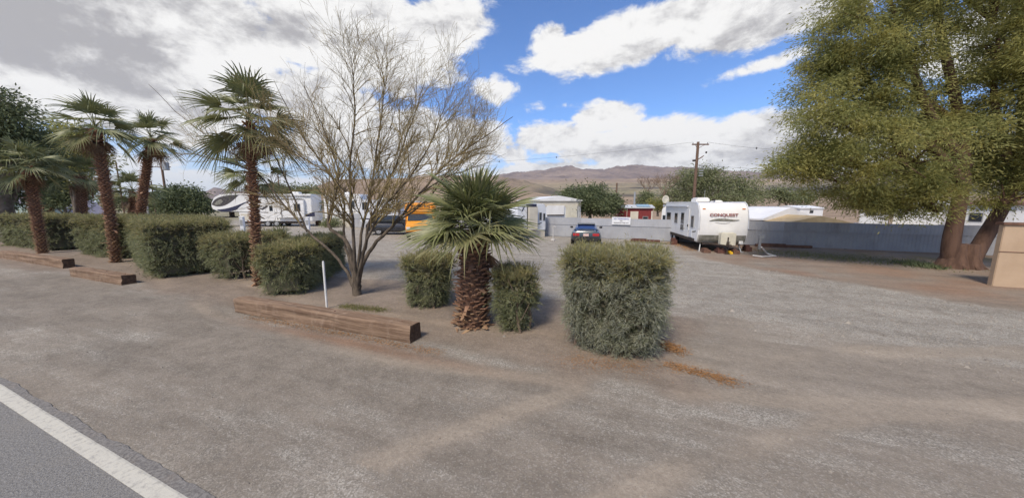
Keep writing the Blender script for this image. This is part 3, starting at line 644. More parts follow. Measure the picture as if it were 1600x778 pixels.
def palm(base, top, r0, r1, label, nf=20, Lp=.75, Lb=.85, key='mid', bend=Vector((0, 0, 0)), seed=1, dead=5, group='fan palms along the hedge row', pale_to=0., trunk=True, elevs=None, droop=.35, kind='g', bootn=1., bs=1., trunk_kids=True, scale=1.):
    rng = random.Random(seed); t = empty('fan_palm', base, 0, label, 'palm tree', group)
    top_l = Vector(top) - Vector(base); path = bez(Vector((0, 0, -.1)), top_l, bend)
    hgt = top_l.length
    if trunk:
        m = MB(); m.tube(path, [r0 * .72 + (r1 * .72 - r0 * .72) * i / (len(path) - 1) for i in range(len(path))], 10)
        core = m.build('trunk', MT['palm_core'], t, smooth=True)
        m = MB(); nb = int(hgt / .085 * 9 * bootn); ga = 2.39996
        for k in range(nb):
            f = (k + .5) / nb; q = f * (len(path) - 1); i = min(int(q), len(path) - 2); p = path[i].lerp(path[i + 1], q - i); r = (r0 + (r1 - r0) * f) * .72
            an = k * ga; o = Vector((math.cos(an), math.sin(an), 0)); s = Vector((-math.sin(an), math.cos(an), 0))
            w = rng.uniform(.035, .06) * bs; ln = rng.uniform(.07, .15) * bs * (1.25 if f > .9 else 1); upz = rng.uniform(.1, 1.0); th = .014 * bs
            if rng.random() < .06: ln *= 1.8; upz = rng.uniform(-.8, .3)
            d = (o + Vector((0, 0, upz))).normalized(); u = d.cross(s).normalized(); c = p + o * r * .9
            lift = s * rng.uniform(-.4, .4)
            vs = [c - s * w - u * th, c + s * w - u * th, c + s * w * .55 + (d + lift * .3) * ln - u * th * .5, c - s * w * .55 + (d + lift * .3) * ln - u * th * .5,
                  c - s * w + u * th, c + s * w + u * th, c + s * w * .5 + (d + lift * .3) * ln + u * th * .4, c - s * w * .5 + (d + lift * .3) * ln + u * th * .4]
            m.m = 1 if f * hgt < pale_to * rng.uniform(.75, 1.2) else 0
            m.add(vs, [(3, 2, 1, 0), (4, 5, 6, 7), (0, 1, 5, 4), (1, 2, 6, 5), (2, 3, 7, 6), (3, 0, 4, 7)])
        m.build('leaf_bases', [MT['boot'], MT['boot_pale']], core)
    ev = elevs or [76, 56, 38, 22, 6, -12, -30]
    for k in range(nf):
        i = int(k / nf * len(ev)); el_ = ev[i]; an = k * 2.39996 + rng.uniform(-.25, .25)
        kd = kind if i < len(ev) - 2 else ('y' if rng.random() < .55 else kind)
        me = frond(el_, key, Lp, Lb, droop, kd, rng.randrange(2))
        o = link('frond', me, t, top_l + Vector((0, 0, .02 + .14 * (1 - i / len(ev)))) * scale, (rng.uniform(-.1, .1), rng.uniform(-.12, .12), an)); sc_ = rng.uniform(.82, 1.1) * scale; o.scale = (sc_,) * 3
        o.location = top_l + Vector((0, 0, .02 + .14 * (1 - i / len(ev))))
    for k in range(dead):
        me = frond(-58 if k % 2 else -72, key, Lp * .8, Lb * .8, .18, 'd', k % 2)
        an = k * 2.2 + seed; o = link('dead_frond', me, t, top_l + Vector((0, 0, -.05)), (0, 0, an)); s_ = rng.uniform(.6, .95) * scale; o.scale = (s_,) * 3
    return t
# the big near fan palm
b1 = at(738, 507); d1 = dist_of(b1)
palm(b1, pt(743, 362, d1), .44, .37, 'big fan palm with short thick shaggy trunk, nearest the camera', 44, .56, 1.0, 'near', seed=11, dead=3, pale_to=.5,
     elevs=[78, 68, 60, 53, 46, 38, 30, 20, 10, 2], droop=.22, kind='n', bootn=1.5, bs=1.2)
# husks round its foot
m = MB(); rr = random.Random(5)
for k in range(16):
    an = rr.uniform(0, 6.28); r = rr.uniform(.22, .42); o = Vector((math.cos(an), math.sin(an), 0)); s = Vector((-o.y, o.x, 0)); c = b1 + o * r + Vector((0, 0, rr.uniform(.02, .12))); d = (o * rr.uniform(.5, 1) + s * rr.uniform(-.8, .8) + Vector((0, 0, rr.uniform(-.35, .1)))).normalized(); ln = rr.uniform(.12, .26); w = rr.uniform(.03, .05); u = Vector((0, 0, .012))
    m.add([c - s * w, c + s * w, c + d * ln + s * w * .5, c + d * ln - s * w * .5, c - s * w + u, c + s * w + u, c + d * ln + s * w * .4 + u, c + d * ln - s * w * .4 + u], [(3, 2, 1, 0), (4, 5, 6, 7), (0, 1, 5, 4), (1, 2, 6, 5), (2, 3, 7, 6), (3, 0, 4, 7)])
o = m.build('fallen_palm_husks', MT['boot_pale']); tag(o, 'fallen dry palm leaf bases heaped round the foot of the big fan palm', 'dry husks', kind='stuff')
b = at(403, 446); d = dist_of(b)
palm(b, pt(390, 192, d), .125, .135, 'tall slender palm standing alone between the small bare stemmed hedge and the low wide hedge', 22, .72, 1.02, 'mid', seed=12, dead=4, pale_to=1.6, bootn=.8)
b = at(181, 409); d = dist_of(b)
palm(b, pt(149, 203, d), .2, .21, 'tall palm leaning left in front of the gap between the two big hedges', 20, .85, 1.1, 'mid', seed=13, dead=9, pale_to=1.9, bend=Vector((.25, 0, .0)))
b = at(214, 394); d = dist_of(b)
palm(b, pt(236, 218, d), .27, .21, 'palm with drooping brown fronds rising behind the longest hedge', 17, .8, 1.0, 'mid', seed=14, dead=9, bend=Vector((-.25, 0, 0)))
b = at(67, 396); d = dist_of(b)
palm(b, pt(44, 262, d), .22, .23, 'leftmost roadside palm, its trunk leaning left beside the end of the first hedge', 20, .7, .95, 'mid', seed=15, dead=7, pale_to=1.2, kind='g')
b = at(130, 374); d = dist_of(b)
palm(b, pt(126, 275, d), .42, .30, 'squat palm with tan dead skirt behind the second hedge', 18, .9, 1.1, 'far', seed=16, dead=12)
b = at(203, 372); d = dist_of(b)
palm(b, pt(208, 300, d), .30, .22, 'short palm just left of the palm behind the longest hedge', 18, .75, 1.0, 'far', seed=17, dead=4)
b = at(405, 392); d = dist_of(b)
palm(b, pt(393, 272, d), .16, .16, 'shorter palm hidden behind the tall slender palm trunk', 22, .85, 1.15, 'far', seed=18, dead=4)
b = at(437, 400); d = dist_of(b)
palm(b, b + Vector((0, 0, .25)), .16, .16, 'young trunkless palm growing from the ground behind the low wide hedge', 16, .55, .9, 'mid', seed=19, dead=0, elevs=[80, 66, 52, 40, 28])
b = at(498, 352); d = dist_of(b)
palm(b, pt(493, 316, d), .42, .36, 'small shaggy palm beside the rear of the motorhome like fifth wheel trailer', 14, .7, 1.1, 'far', seed=20, dead=10)

# ------------------------------------------------------------------ the bare desert tree
def bare_tree():
    base = at(556, 461); D0 = dist_of(base); t = empty('bare_tree', base, 0, 'large leafless desert tree with many thin yellowish branches, behind the white post', 'tree')
    rng = np.random.default_rng(3)
    stems = [  # (polyline in photo px, depth offset at the tip, base radius)
        ([(556, 462), (553, 430), (548, 395), (541, 373), (509, 355), (517, 330), (524, 303), (533, 275), (512, 215), (475, 135)], .8, .075),
        ([(556, 462), (545, 425), (512, 388), (480, 362), (448, 325), (402, 268), (352, 232), (290, 190), (232, 132)], 2.2, .05),
        ([(402, 268), (340, 250), (290, 236), (240, 262)], 2.0, .022),
        ([(480, 362), (455, 300), (425, 235), (404, 175), (398, 135)], 1.9, .03),
        ([(556, 462), (556, 420), (550, 340), (545, 270), (558, 165), (547, 85)], -.3, .062),
        ([(557, 462), (561, 410), (574, 380), (573, 350), (600, 302), (621, 250), (652, 165), (664, 125)], .6, .06),
        ([(558, 462), (564, 412), (588, 377), (622, 345), (655, 302), (702, 250), (758, 214), (800, 183)], .2, .065),
        ([(557, 462), (563, 408), (578, 362), (594, 330), (640, 280), (682, 210), (698, 155)], -1.3, .05),
        ([(557, 462), (560, 420), (563, 370), (580, 300), (592, 205), (604, 125), (585, 75)], 1.2, .055),
        ([(556, 462), (550, 420), (536, 382), (541, 300), (482, 230), (446, 165), (428, 125)], 2.0, .05),
        ([(655, 302), (700, 275), (745, 262), (790, 240)], -.6, .024),
        ([(622, 345), (665, 318), (700, 270), (735, 200), (745, 150)], 1.4, .03),
        ([(541, 300), (500, 262), (452, 232), (418, 205)], .3, .025),
        ([(558, 468), (558, 450), (559, 436), (560, 424)], 0., .13),
    ]
    chains = []; short = 1.
    for pl, off, r in stems:
        P = []; n = len(pl)
        for i, (a, b_) in enumerate(pl):
            f = i / (n - 1); dd = D0 + off * (f if len(pl) > 5 else .6 + .4 * f)
            if len(pl) <= 5 : dd = D0 + off * (.5 + .5 * f)
            P.append(np.array(pt(a, b_, dd) - base))
        Q = []
        for i in range(n - 1):
            for k in range(4): Q.append(P[i] + (P[i + 1] - P[i]) * k / 4)
        Q.append(P[-1]); Q = np.array(Q)
        for _ in range(3): Q[1:-1] = (Q[:-2] + Q[1:-1] * 2 + Q[2:]) / 4
        Q[1:] += rng.normal(size=(len(Q) - 1, 3)) * .012
        Rr = r * 1.12 * (1 - np.linspace(0, 1, len(Q)) ** .8 * .90) if r < .13 else np.linspace(r, r * .55, len(Q)) ; chains.append((Q, Rr, 0))
    def grow(Q, Rr, lvl):
        nonlocal short
        if lvl >= 4: return
        L_ = np.linalg.norm(np.diff(Q, axis=0), axis=1).sum(); nq = len(Q)
        cnt = [int(6 + L_ * 5.2), int(2 + L_ * 5.0), int(1 + L_ * 4.0), int(L_ * 2.2)][lvl]
        for c in range(cnt):
            f = (.30 if lvl == 0 else .15) + rng.uniform() * (.68 if lvl == 0 else .83); i = min(int(f * (nq - 1)), nq - 2); p = Q[i] + (Q[i + 1] - Q[i]) * (f * (nq - 1) - i)
            if lvl == 0 and p[2] < 1.9: continue
            if lvl == 0 and p[2] < 3.2 and rng.uniform() < .5: continue
            d = unit(Q[i + 1] - Q[i]); s = unit(np.cross(d, rng.normal(size=3))); an = R(rng.uniform(18, 48))
            nd = d * math.cos(an) + s * math.sin(an)
            rad = np.array([p[0], p[1], 0]); nd = unit(nd + unit(rad) * .18 + np.array([0, 0, .16]))
            ln = [rng.uniform(.8, 2.0), rng.uniform(.45, 1.2), rng.uniform(.25, .7), rng.uniform(.15, .35)][lvl] * .86
            if lvl == 0: ln *= (1.25 - .6 * f) * short
            ns = [9, 7, 5, 3][lvl]; pts = [p]; cur = nd.copy(); bendv = rng.normal(size=3) * .06
            for k in range(ns):
                cur = unit(cur + rng.normal(size=3) * .09 + bendv + np.array([0, 0, .035 - .06 * (k / ns) * (lvl > 0)]))
                pts.append(pts[-1] + cur * ln / ns)
            pts = np.array(pts); e = pts[-1]; lat = e[0] * math.cos(YAW) + e[1] * math.sin(YAW)
            if math.hypot((lat - .65) / 3.75, (e[2] - 4.45) / 3.45) > (1.0 if short > .5 else 1.9) * rng.uniform(.9, 1.06): continue
            r0 = min(float(Rr[i]) * .62, [.027, .0135, .0075, .0048][lvl]); rr_ = np.linspace(r0, max(r0 * .4, .0027), len(pts))
            chains.append((pts, rr_, lvl + 1)); grow(pts, rr_, lvl + 1)
    for ci, (Q, Rr, l) in enumerate(list(chains)): short = .45 if ci in (1, 2) else 1.1; ci < 13 and grow(Q, Rr, 0)
    def tubes(sel, n):
        V = []; Fq = []; k0 = 0
        for Q, Rr, l in sel:
            T = np.gradient(Q, axis=0); T = unit(T); ref = np.array([.31, .77, .2]); U = unit(np.cross(T, ref)); W = np.cross(T, U); m_ = len(Q)
            a = np.arange(n) * 2 * math.pi / n
            ring = Q[:, None, :] + (U[:, None, :] * np.cos(a)[None, :, None] + W[:, None, :] * np.sin(a)[None, :, None]) * Rr[:, None, None]
            V.append(ring.reshape(-1, 3)); i = np.arange(m_ - 1)[:, None] * n; j = np.arange(n)[None]; j2 = (j + 1) % n
            Fq.append((np.stack([i + j, i + j2, i + n + j2, i + n + j], -1).reshape(-1, 4)) + k0); k0 += m_ * n
        return np.vstack(V), np.vstack(Fq)
    V, Fq = tubes([c for c in chains if c[2] == 0], 9); mesh_np('trunk', V, Fq, MT['palo_bark'], t, smooth=True)
    V, Fq = tubes([c for c in chains if c[2] in (1, 2)], 4); cr = mesh_np('crown', V, Fq, MT['palo_twig'], t, smooth=True)
    V, Fq = tubes([c for c in chains if c[2] > 2], 3); o = mesh_np('twigs', V, Fq, MT['palo_twig'], cr); 
    print('bare tree chains', len(chains), 'verts', len(V))
bare_tree()

# ------------------------------------------------------------------ leafy trees
def leafy(name, base, blobs, limbs, label, m, n=20000, leaf=(.22, .07), group=None, seed=1, trunk_r=.3, bark='bark', clumps=260, droop=.35, shell=.55, spread=.3, cat='tree'):
    """blobs: (centre Vector, rx, ry, rz, weight) in world coordinates; limbs: list of point lists (world) with radii"""
    rng = np.random.default_rng(seed); base = Vector(base); t = empty(name, base, 0, label, cat, group)
    mb = MB()
    if trunk_r > .3: pass
    if limbs[0][1] > .25:
        q0 = limbs[0][1]; mb.tube([(0, 0, -.15), (0, 0, .1), (0, 0, .5), (0.02, 0, 1.0)], [q0 * 1.9, q0 * 1.6, q0 * 1.15, q0 * .9], 12)
        for k in range(6): a_ = k * 1.05 + seed; mb.tube([(math.cos(a_) * q0 * .8, math.sin(a_) * q0 * .8, .35), (math.cos(a_) * q0 * 1.5, math.sin(a_) * q0 * 1.5, .06), (math.cos(a_) * q0 * 2.3, math.sin(a_) * q0 * 2.3, -.1)], [q0 * .35, q0 * .25, .04], 6)
    for pts, r0, r1 in limbs:
        P = [Vector(p) - base for p in pts]; Q = []
        for i in range(len(P) - 1):
            for k in range(4): Q.append(P[i].lerp(P[i + 1], k / 4))
        Q.append(P[-1])
        for _ in range(2): Q = [Q[0]] + [(Q[i - 1] + Q[i] * 2 + Q[i + 1]) / 4 for i in range(1, len(Q) - 1)] + [Q[-1]]
        mb.tube(Q, [r0 + (r1 - r0) * (i / (len(Q) - 1)) ** .8 for i in range(len(Q))], 10 if r0 > .1 else 6)
    w = np.array([b[4] for b in blobs], float); w /= w.sum(); CC = []; 
    for bi, (c, rx, ry, rz, _) in enumerate(blobs):
        k = max(3, int(clumps * w[bi])); d = unit(rng.normal(size=(k, 3))); rad = (shell + (1 - shell) * rng.uniform(size=k)) ** 1.0
        rad = np.where(rng.uniform(size=k) < .2, rng.uniform(.1, 1, k), rad) * (1 + rng.normal(size=k) * .07)
        P = np.array(c - base) + d * rad[:, None] * np.array([rx, ry, rz]); CC.append(P)
        for q in P[::max(1, k // 9)]:
            a = Vector(c) - base; v = Vector(q); mid = a.lerp(v, .5) + Vector(rng.normal(size=3)) * .15 * rx * .3
            mb.tube([a * .75 + Vector((0, 0, a.z * .1)), mid, v], [.06 * min(1, rx / 2), .035 * min(1, rx / 2), .012], 5)
    mb.build('trunk', MT[bark], t, smooth=True)
    CC = np.vstack(CC); CC = CC[CC[:, 2] > .05]; per = max(1, n // len(CC)); cid = np.repeat(np.arange(len(CC)), per)
    size = rng.uniform(.6, 1.5, len(CC)) * spread; off = rng.normal(size=(len(cid), 3)) * size[cid][:, None] * np.array([1, 1, .62])
    off[:, 2] -= np.abs(off[:, 0]) * .25
    P = CC[cid] + off; D = unit(off * .8 / spread + rng.normal(size=P.shape) * .7 + np.array([0, 0, -droop])); 
    low = P[:, 2] < .03; P = P[~low]; D = D[~low]
    V, Fq = leaf_quads(P, D, leaf[0], leaf[1], seed)
    mesh_np('crown', V, Fq, m, t)
    return t
def scr(px, py, D): return pt(px, py, D)
# big two-trunk tree on the right
tb = at(1487, 418); D = dist_of(tb)
def S(px, py, dd=0.): return pt(px, py, D + dd)
def blob(px, py, dd, rpx, rpy, w=None, D_=None):
    D2 = (D if D_ is None else D_) + dd; c = pt(px, py, D2); s = D2 / F; rx = rpx * s; rz = rpy * s
    return (c, rx * .78 if abs(px - 800) > 400 else rx, rx * .85, rz, (rx * rz) if w is None else w)
leafy('shade_tree', tb, [blob(1385, 40, 0, 105, 75), blob(1345, 130, 1, 95, 70), blob(1300, 175, 0, 62, 50), blob(1290, 235, .5, 70, 32), blob(1250, 262, 1, 45, 26), blob(1390, 230, 0, 120, 62),
      blob(1330, 290, 1, 60, 26), blob(1430, 290, 0, 60, 30), blob(1445, 195, 1.5, 70, 52), blob(1440, -70, 0, 130, 80), blob(1290, 105, 1, 38, 45), blob(1400, 314, .5, 55, 22), blob(1455, 316, -.8, 50, 22), blob(1360, 316, .5, 36, 18), blob(1350, 305, 1, 40, 18), blob(1500, 255, 2., 60, 40), blob(1235, 250, .5, 28, 18)],
      [([tb + Vector((0, 0, -.2)), S(1485, 380), S(1496, 330), S(1508, 270), S(1500, 180, .5), S(1470, 60, .5), S(1450, -80, .5)], .31, .10),
       ([S(1505, 290), S(1460, 230), S(1400, 200), S(1340, 160)], .22, .05), ([S(1508, 260), S(1450, 180), S(1420, 90), S(1390, 0)], .22, .05),
       ([S(1503, 300), S(1440, 275), S(1370, 262), S(1290, 240)], .15, .03), ([S(1500, 200, .5), S(1430, 140, .5), S(1350, 90, 0)], .15, .04)],
      'large olive green shade tree with thick upright trunk, left of the tan stucco building', MT['leaf_olive'], 190000, (.14, .034), 'big shade trees on the right', 31, clumps=540, spread=.27, droop=.5)
tb2 = at(1508, 419); 
leafy('shade_tree', tb2, [blob(1580, 60, 0, 95, 75), blob(1640, 130, -1, 110, 80), blob(1560, 190, .5, 75, 55), blob(1600, 255, .5, 80, 40), blob(1555, -40, 0, 110, 70), blob(1680, 40, 0, 120, 90), blob(1540, 270, 1, 60, 34), blob(1590, 300, -1., 60, 26), blob(1660, 240, -1, 80, 60)],
      [([tb2 + Vector((0, 0, -.2)), S(1530, 385), S(1560, 335), S(1590, 280), S(1600, 200), S(1600, 90), S(1590, -60)], .29, .10),
       ([S(1578, 300), S(1570, 230), S(1550, 150), S(1560, 60)], .2, .05), ([S(1600, 230), S(1640, 180), S(1670, 100)], .2, .05)],
      'shade tree with leaning trunk whose crown runs off the right edge', MT['leaf_olive'], 130000, (.14, .034), 'big shade trees on the right', 32, clumps=370, spread=.27, droop=.5)

def bush_tree(px, pybase, Dd, blobs_px, label, m='leaf_dark', n=9000, leaf=(.35, .14), group='background trees', seed=1, name='tree', clumps=130, spread=.45, tr=.2, gz=None, cat='tree', bark='bark_grey'):
    base = pt(px, pybase, Dd)
    bl = [blob(a, b_, dd, c, e, None, Dd) for a, b_, dd, c, e in blobs_px]
    top = max((q[0] for q in bl), key=lambda v: v.z); limbs = [([base + Vector((0, 0, -.3)), base.lerp(top, .4), top], tr, tr * .25)]
    for q in bl[:6]: limbs.append(([base + Vector((0, 0, .3)), base.lerp(q[0], .6) + Vector((0, 0, -.2)), q[0]], tr * .5, tr * .12))
    return leafy(name, base, bl, limbs, label, MT[m], n, leaf, group, seed, clumps=clumps, spread=spread, bark=bark, cat=cat)
bush_tree(8, 345, 22, [(-20, 190, 0, 60, 50), (20, 215, 0, 45, 42), (48, 235, 1, 28, 35), (0, 160, 0, 30, 25), (20, 270, 1, 50, 30), (-40, 260, 0, 60, 60), (6, 300, 1, 30, 30)], 'tall dark tree at the left edge of the photo', n=26000, leaf=(.26, .09), seed=41, clumps=240, spread=.42, tr=.4)
bush_tree(118, 338, 34, [(112, 215, 0, 34, 26), (98, 240, 0, 24, 22), (135, 235, 0, 24, 24), (118, 265, 0, 34, 24)], 'olive brown tree behind the crown of the tall left leaning palm', 'leaf_olive', n=9000, seed=42, clumps=120)
bush_tree(105, 342, 36, [(95, 300, 0, 26, 20), (118, 306, 1, 20, 16), (75, 308, 0, 20, 16)], 'low dark tree with bare trunk behind the second hedge', seed=43, n=6000, clumps=80)
bush_tree(255, 336, 58, [(262, 308, 0, 24, 16), (286, 306, 0, 26, 17), (310, 314, 1, 20, 16), (275, 320, 0, 30, 13), (300, 324, 0, 26, 10)], 'wide dark green bushy tree in the open field at left', n=11000, leaf=(.5, .2), seed=44, spread=.6)
bush_tree(243, 336, 66, [(240, 318, 0, 16, 12), (222, 316, 0, 18, 12), (180, 314, 0, 22, 14)], 'pale low scrub tree beside the pole with the round transformer', 'leaf_mid', n=5000, leaf=(.5, .2), seed=45, spread=.6, clumps=70)
bush_tree(405, 318, 62, [(430, 296, 0, 26, 8), (462, 297, 0, 24, 8), (400, 297, 0, 14, 6), (488, 300, 0, 12, 7)], 'flat topped green tree showing over the roof of the fifth wheel trailer', 'leaf_mid', n=5000, leaf=(.5, .2), seed=46, spread=.55, clumps=80)
bush_tree(922, 338, 37, [(922, 308, 0, 38, 22), (898, 312, 0, 20, 18), (946, 314, 0, 20, 18), (925, 322, -1, 38, 12), (960, 322, 0, 12, 10)], 'dense rounded green tree behind the fence above the dark parked car', n=16000, leaf=(.3, .11), seed=47, clumps=200, spread=.38)
bush_tree(1090, 335, 55, [(1068, 290, 0, 26, 26), (1098, 284, 0, 26, 22), (1110, 268, 0, 14, 12), (1085, 270, 0, 12, 12), (1130, 296, 0, 30, 20), (1165, 298, 0, 26, 20), (1150, 280, 0, 16, 10), (1178, 306, 0, 14, 10), (1050, 305, 0, 14, 14), (1115, 308, 0, 60, 14)], 'wide feathery grey green tree behind the power pole and the large white trailer', 'leaf_mid', n=20000, leaf=(.42, .12), seed=48, clumps=260, spread=.62)
bush_tree(1010, 335, 60, [(1010, 308, 0, 10, 9), (1006, 314, 0, 8, 7)], 'small green bush tree above the red building roof', 'leaf_mid', n=2000, leaf=(.35, .14), seed=49, clumps=40, spread=.4)
bush_tree(1028, 335, 52, [(1026, 318, 0, 10, 7), (1036, 322, 0, 8, 6)], 'olive shrub under the round satellite dish', 'leaf_olive', n=2000, leaf=(.35, .14), seed=50, clumps=40, spread=.4, cat='shrub', name='shrub')
bush_tree(1236, 330, 55, [(1232, 306, 0, 18, 9), (1215, 300, 0, 12, 7), (1255, 308, 0, 16, 8)], 'low green scrub tree beyond the roofs right of the large white trailer', 'leaf_mid', n=3500, leaf=(.4, .15), seed=51, clumps=60, spread=.5)
bush_tree(518, 354, 36, [(519, 348, 0, 13, 6), (512, 349, 0, 8, 5)], 'small bright green shrub at the foot of the white sided trailer', 'leaf_mid', n=1800, leaf=(.2, .08), seed=52, clumps=40, spread=.22, cat='shrub', name='shrub', tr=.05)
# leafless trees by the red building
def small_bare(px, py, Dd, h, label, seed):
    base = pt(px, py, Dd); t = empty('bare_tree', base, 0, label, 'tree', 'small leafless trees beyond the fence'); rr = random.Random(seed); m = MB(); tw = MB()
    m.tube([(0, 0, -.3), (.1, 0, h * .25), (0, .1, h * .5)], [.14, .11, .07], 7)
    def g(mb, p, d, ln, r, l):
        q = p + d * ln * .5 + Vector([rr.uniform(-.1, .1) for _ in range(3)]) * ln; e = p + d * ln; mb.tube([p, q, e], [r, r * .7, r * .45], 4, cap=False)
        if l < 4:
            for _ in range(4): g(tw, p.lerp(e, rr.uniform(.5, 1)), (d + Vector([rr.uniform(-.8, .8), rr.uniform(-.8, .8), rr.uniform(-.1, .6)])).normalized(), ln * .68, r * .55, l + 1)
    for k in range(5): g(m, Vector((0, .05, h * .35)), Vector((math.cos(k * 1.3) * .6, math.sin(k * 1.3) * .6, 1)).normalized(), h * .28, .06, 1)
    m.build('trunk', MT['twig'], t); tw.build('crown', MT['twig'], t)
small_bare(1036, 330, 50, 6.5, 'leafless brown tree behind the satellite dish', 3)
small_bare(1011, 325, 64, 7.2, 'thin leafless tree rising above the small green bush tree', 5)

# ------------------------------------------------------------------ poles and wires
def pole(px, pytop, Dd, label, arms, zbase, r=.15, lean=0, hardware=True, transformer=False, group='utility poles'):
    top = pt(px, pytop, Dd); base = Vector((top.x, top.y, zbase)); t = empty('utility_pole', base, YAW, label, 'utility pole', group); h = top.z - zbase
    m = MB(); m.tube([(0, 0, -.3), (0, 0, h * .5), (0, 0, h)], [r, r * .85, r * .68], 10); m.build('shaft', MT['pole'], t, smooth=True)
    ends = []
    for dz, w, dx, yaw in arms:
        m = MB(); m.box((dx, .14, h - dz), (w, .11, .13)); 
        m.tube([(dx - w * .3, .14, h - dz), (0, .12, h - dz - .5)], .03, 4); m.tube([(dx + w * .3, .14, h - dz), (0, .12, h - dz - .5)], .03, 4)
        a = m.build('crossarm', MT['pole'], t)
        for q in (-.45, .42):
            m = MB(); m.tube([(dx + w * q, .14, h - dz + .06), (dx + w * q, .14, h - dz + .16), (dx + w * q, .14, h - dz + .25)], [.03, .06, .03], 8); m.build('insulator', MT['metal_grey'], a)
            ends.append(Vector((top.x, top.y, 0)) + Matrix.Rotation(YAW, 3, 'Z') @ Vector((dx + w * q, .14, 0)) + Vector((0, 0, top.z - dz + .25)))
    if hardware:
        m = MB(); m.box((-.32, 0, h - 2.05), (.3, .16, .2)); m.tube([(-.3, 0, h - 2.0), (0, 0, h - 1.9)], .03, 5); m.build('cable_box', MT['under'], t)
        m = MB(); m.tube([(.15, 0, h - 1.9), (.75, 0, h - 1.5)], .05, 6); m.tube([(.15, 0, h - 1.9), (.6, 0, h - 1.65)], .06, 6); m.build('bracket', MT['pole'], t)
        m = MB(); m.tube([(1.0, 0, h - 1.25), (1.0, 0, h - 1.05)], .09, 8); m.build('lamp_cap', MT['under'], t)
    if transformer:
        m = MB(); m.tube([(.75, 0, h - 3.6), (.75, 0, h - 3.55), (.75, 0, h - 2.3), (.75, 0, h - 2.15)], [.3, .5, .5, .35], 14); m.build('transformer', MT['metal_grey'], t, smooth=True)
        m = MB(); m.box((.2, 0, h - 2.6), (.8, .08, .08)); m.box((.2, 0, h - 3.2), (.8, .08, .08)); m.build('bracket', MT['pole'], t)
    return top, ends
ptop, pe = pole(1091, 222, 38, 'tall brown utility pole with crossarm standing behind the large white trailer', [(.25, 1.9, .35, 0)], -1.5, r=.2)
m = MB(); 
for k in range(5): m.box((.55, -.05, -2.6 - k * .28 ), (.5 - .06 * (k % 2), .1, .1))
o = m.build('dish_rack', MT['metal_grey']); o.location = ptop; o.rotation_euler = (0, 0, YAW); tag(o, 'small grey rack of bars fixed to the tall pole below its crossarm', 'rack')
ltop, le = pole(249, 235, 62, 'utility pole with round transformer in the field at left', [(1.2, 3.6, -.2, 0), (3.0, 3.0, 0, 0)], 0, r=.22, hardware=False, transformer=True)
for px, py, Dd, zb, lab in ((181, 253, 60, 0, 'bare pole just right of the tall left leaning palm'), (236, 283, 64, 0, 'short thin pole left of the transformer pole'), (434, 272, 60, 0, 'thin pole rising behind the roof of the fifth wheel trailer'), (964, 286, 44, -1.5, 'brown pole beside the rounded green tree'), (992, 300, 40, -1.5, 'thin grey pole standing before the red building')):
    tp = pt(px, py, Dd); m = MB(); m.tube([(0, 0, zb - .3 - tp.z), (0, 0, 0)], [.13, .1], 8)
    o = m.build('pole', MT['pole'] if px != 992 else MT['metal_grey']); o.location = tp; tag(o, lab, 'pole', 'plain poles in the background')
def wire(name, a, b, sag, label, r=.012, beads=(), group='overhead wires'):
    a, b = Vector(a), Vector(b); mid = a; m = MB(); pts = []
    for i in range(25):
        t = i / 24; p = a.lerp(b, t); p.z -= sag * 4 * t * (1 - t); pts.append(p - a)
    m.tube(pts, r, 4)
    for q in beads:
        p = pts[int(q * 24)]; m.tube([p + Vector((0, 0, .12)), p, p + Vector((0, 0, -.12))], [.02, .1, .02], 6)
    o = m.build(name, MT['wire']); o.location = a; tag(o, label, 'wire', group)
wire('overhead_wire', pe[0], pt(560, 258, 52), .8, 'overhead wire running left from the tall pole toward the bare tree', .013, (.35, .52, .62, .72))
wire('overhead_wire', pe[1], pt(1420, 235, 30), .5, 'overhead wire running right from the tall pole to the olive shade tree', .013, (.3,))
wire('overhead_wire', pt(1093, 258, 38), pt(1700, 280, 34), .4, 'lower overhead wire running right behind the shade trees', .014)
wire('overhead_wire', le[0], pt(-40, 205, 60), .8, 'overhead wire running left from the transformer pole', .02)

# ------------------------------------------------------------------ fence
fa = at(862, 369); fb = at(1555, 400); fd = (fb - fa).normalized(); fyaw = math.atan2(fd.y, fd.x)
f0 = fa - fd * 24; ft = empty('metal_fence', f0, fyaw, 'long grey corrugated sheet metal fence across the back of the lot', 'fence')
rr = random.Random(4); xx = 0; k = 0; FL = 56
while xx < FL:
    w = rr.choice([2.4, 3.0, 3.6]); V = []; n = int(w / .05)
    xr = xx - 24
    ml = MT['fence'] if xr < 13.6 else MT['fence2']
    for (z0, z1, y, mm) in ((.03, 1.02, 0, ml), (.98, 1.53 + rr.uniform(-.012, .02), -.03, (MT['fence3'] if rr.random() < .7 else MT['fence']) if xr < 13.4 else (MT['fence'] if rr.random() < .45 and xr < 19 else MT['fence2']))):
        m = MB(); vs = []; fs = []
        for i in range(n + 1):
            x = xx + w * i / n + .012; yy = y + .005 * math.sin(i * .05 / .15 * 6.283); vs += [(x, yy, z0), (x, yy, z1)]
        for i in range(n): fs.append((2 * i, 2 * i + 2, 2 * i + 3, 2 * i + 1))
        m.add(vs, fs); m.build('sheet', mm, ft)
    m = MB(); m.box((xx, .09, .76), (.09, .09, 1.55)); m.build('post', MT['bark_grey'], ft)
    xx += w; k += 1
for z in (.35, 1.2):
    m = MB(); m.box((FL / 2, .07, z), (FL, .05, .09)); m.build('rail', MT['bark_grey'], ft)
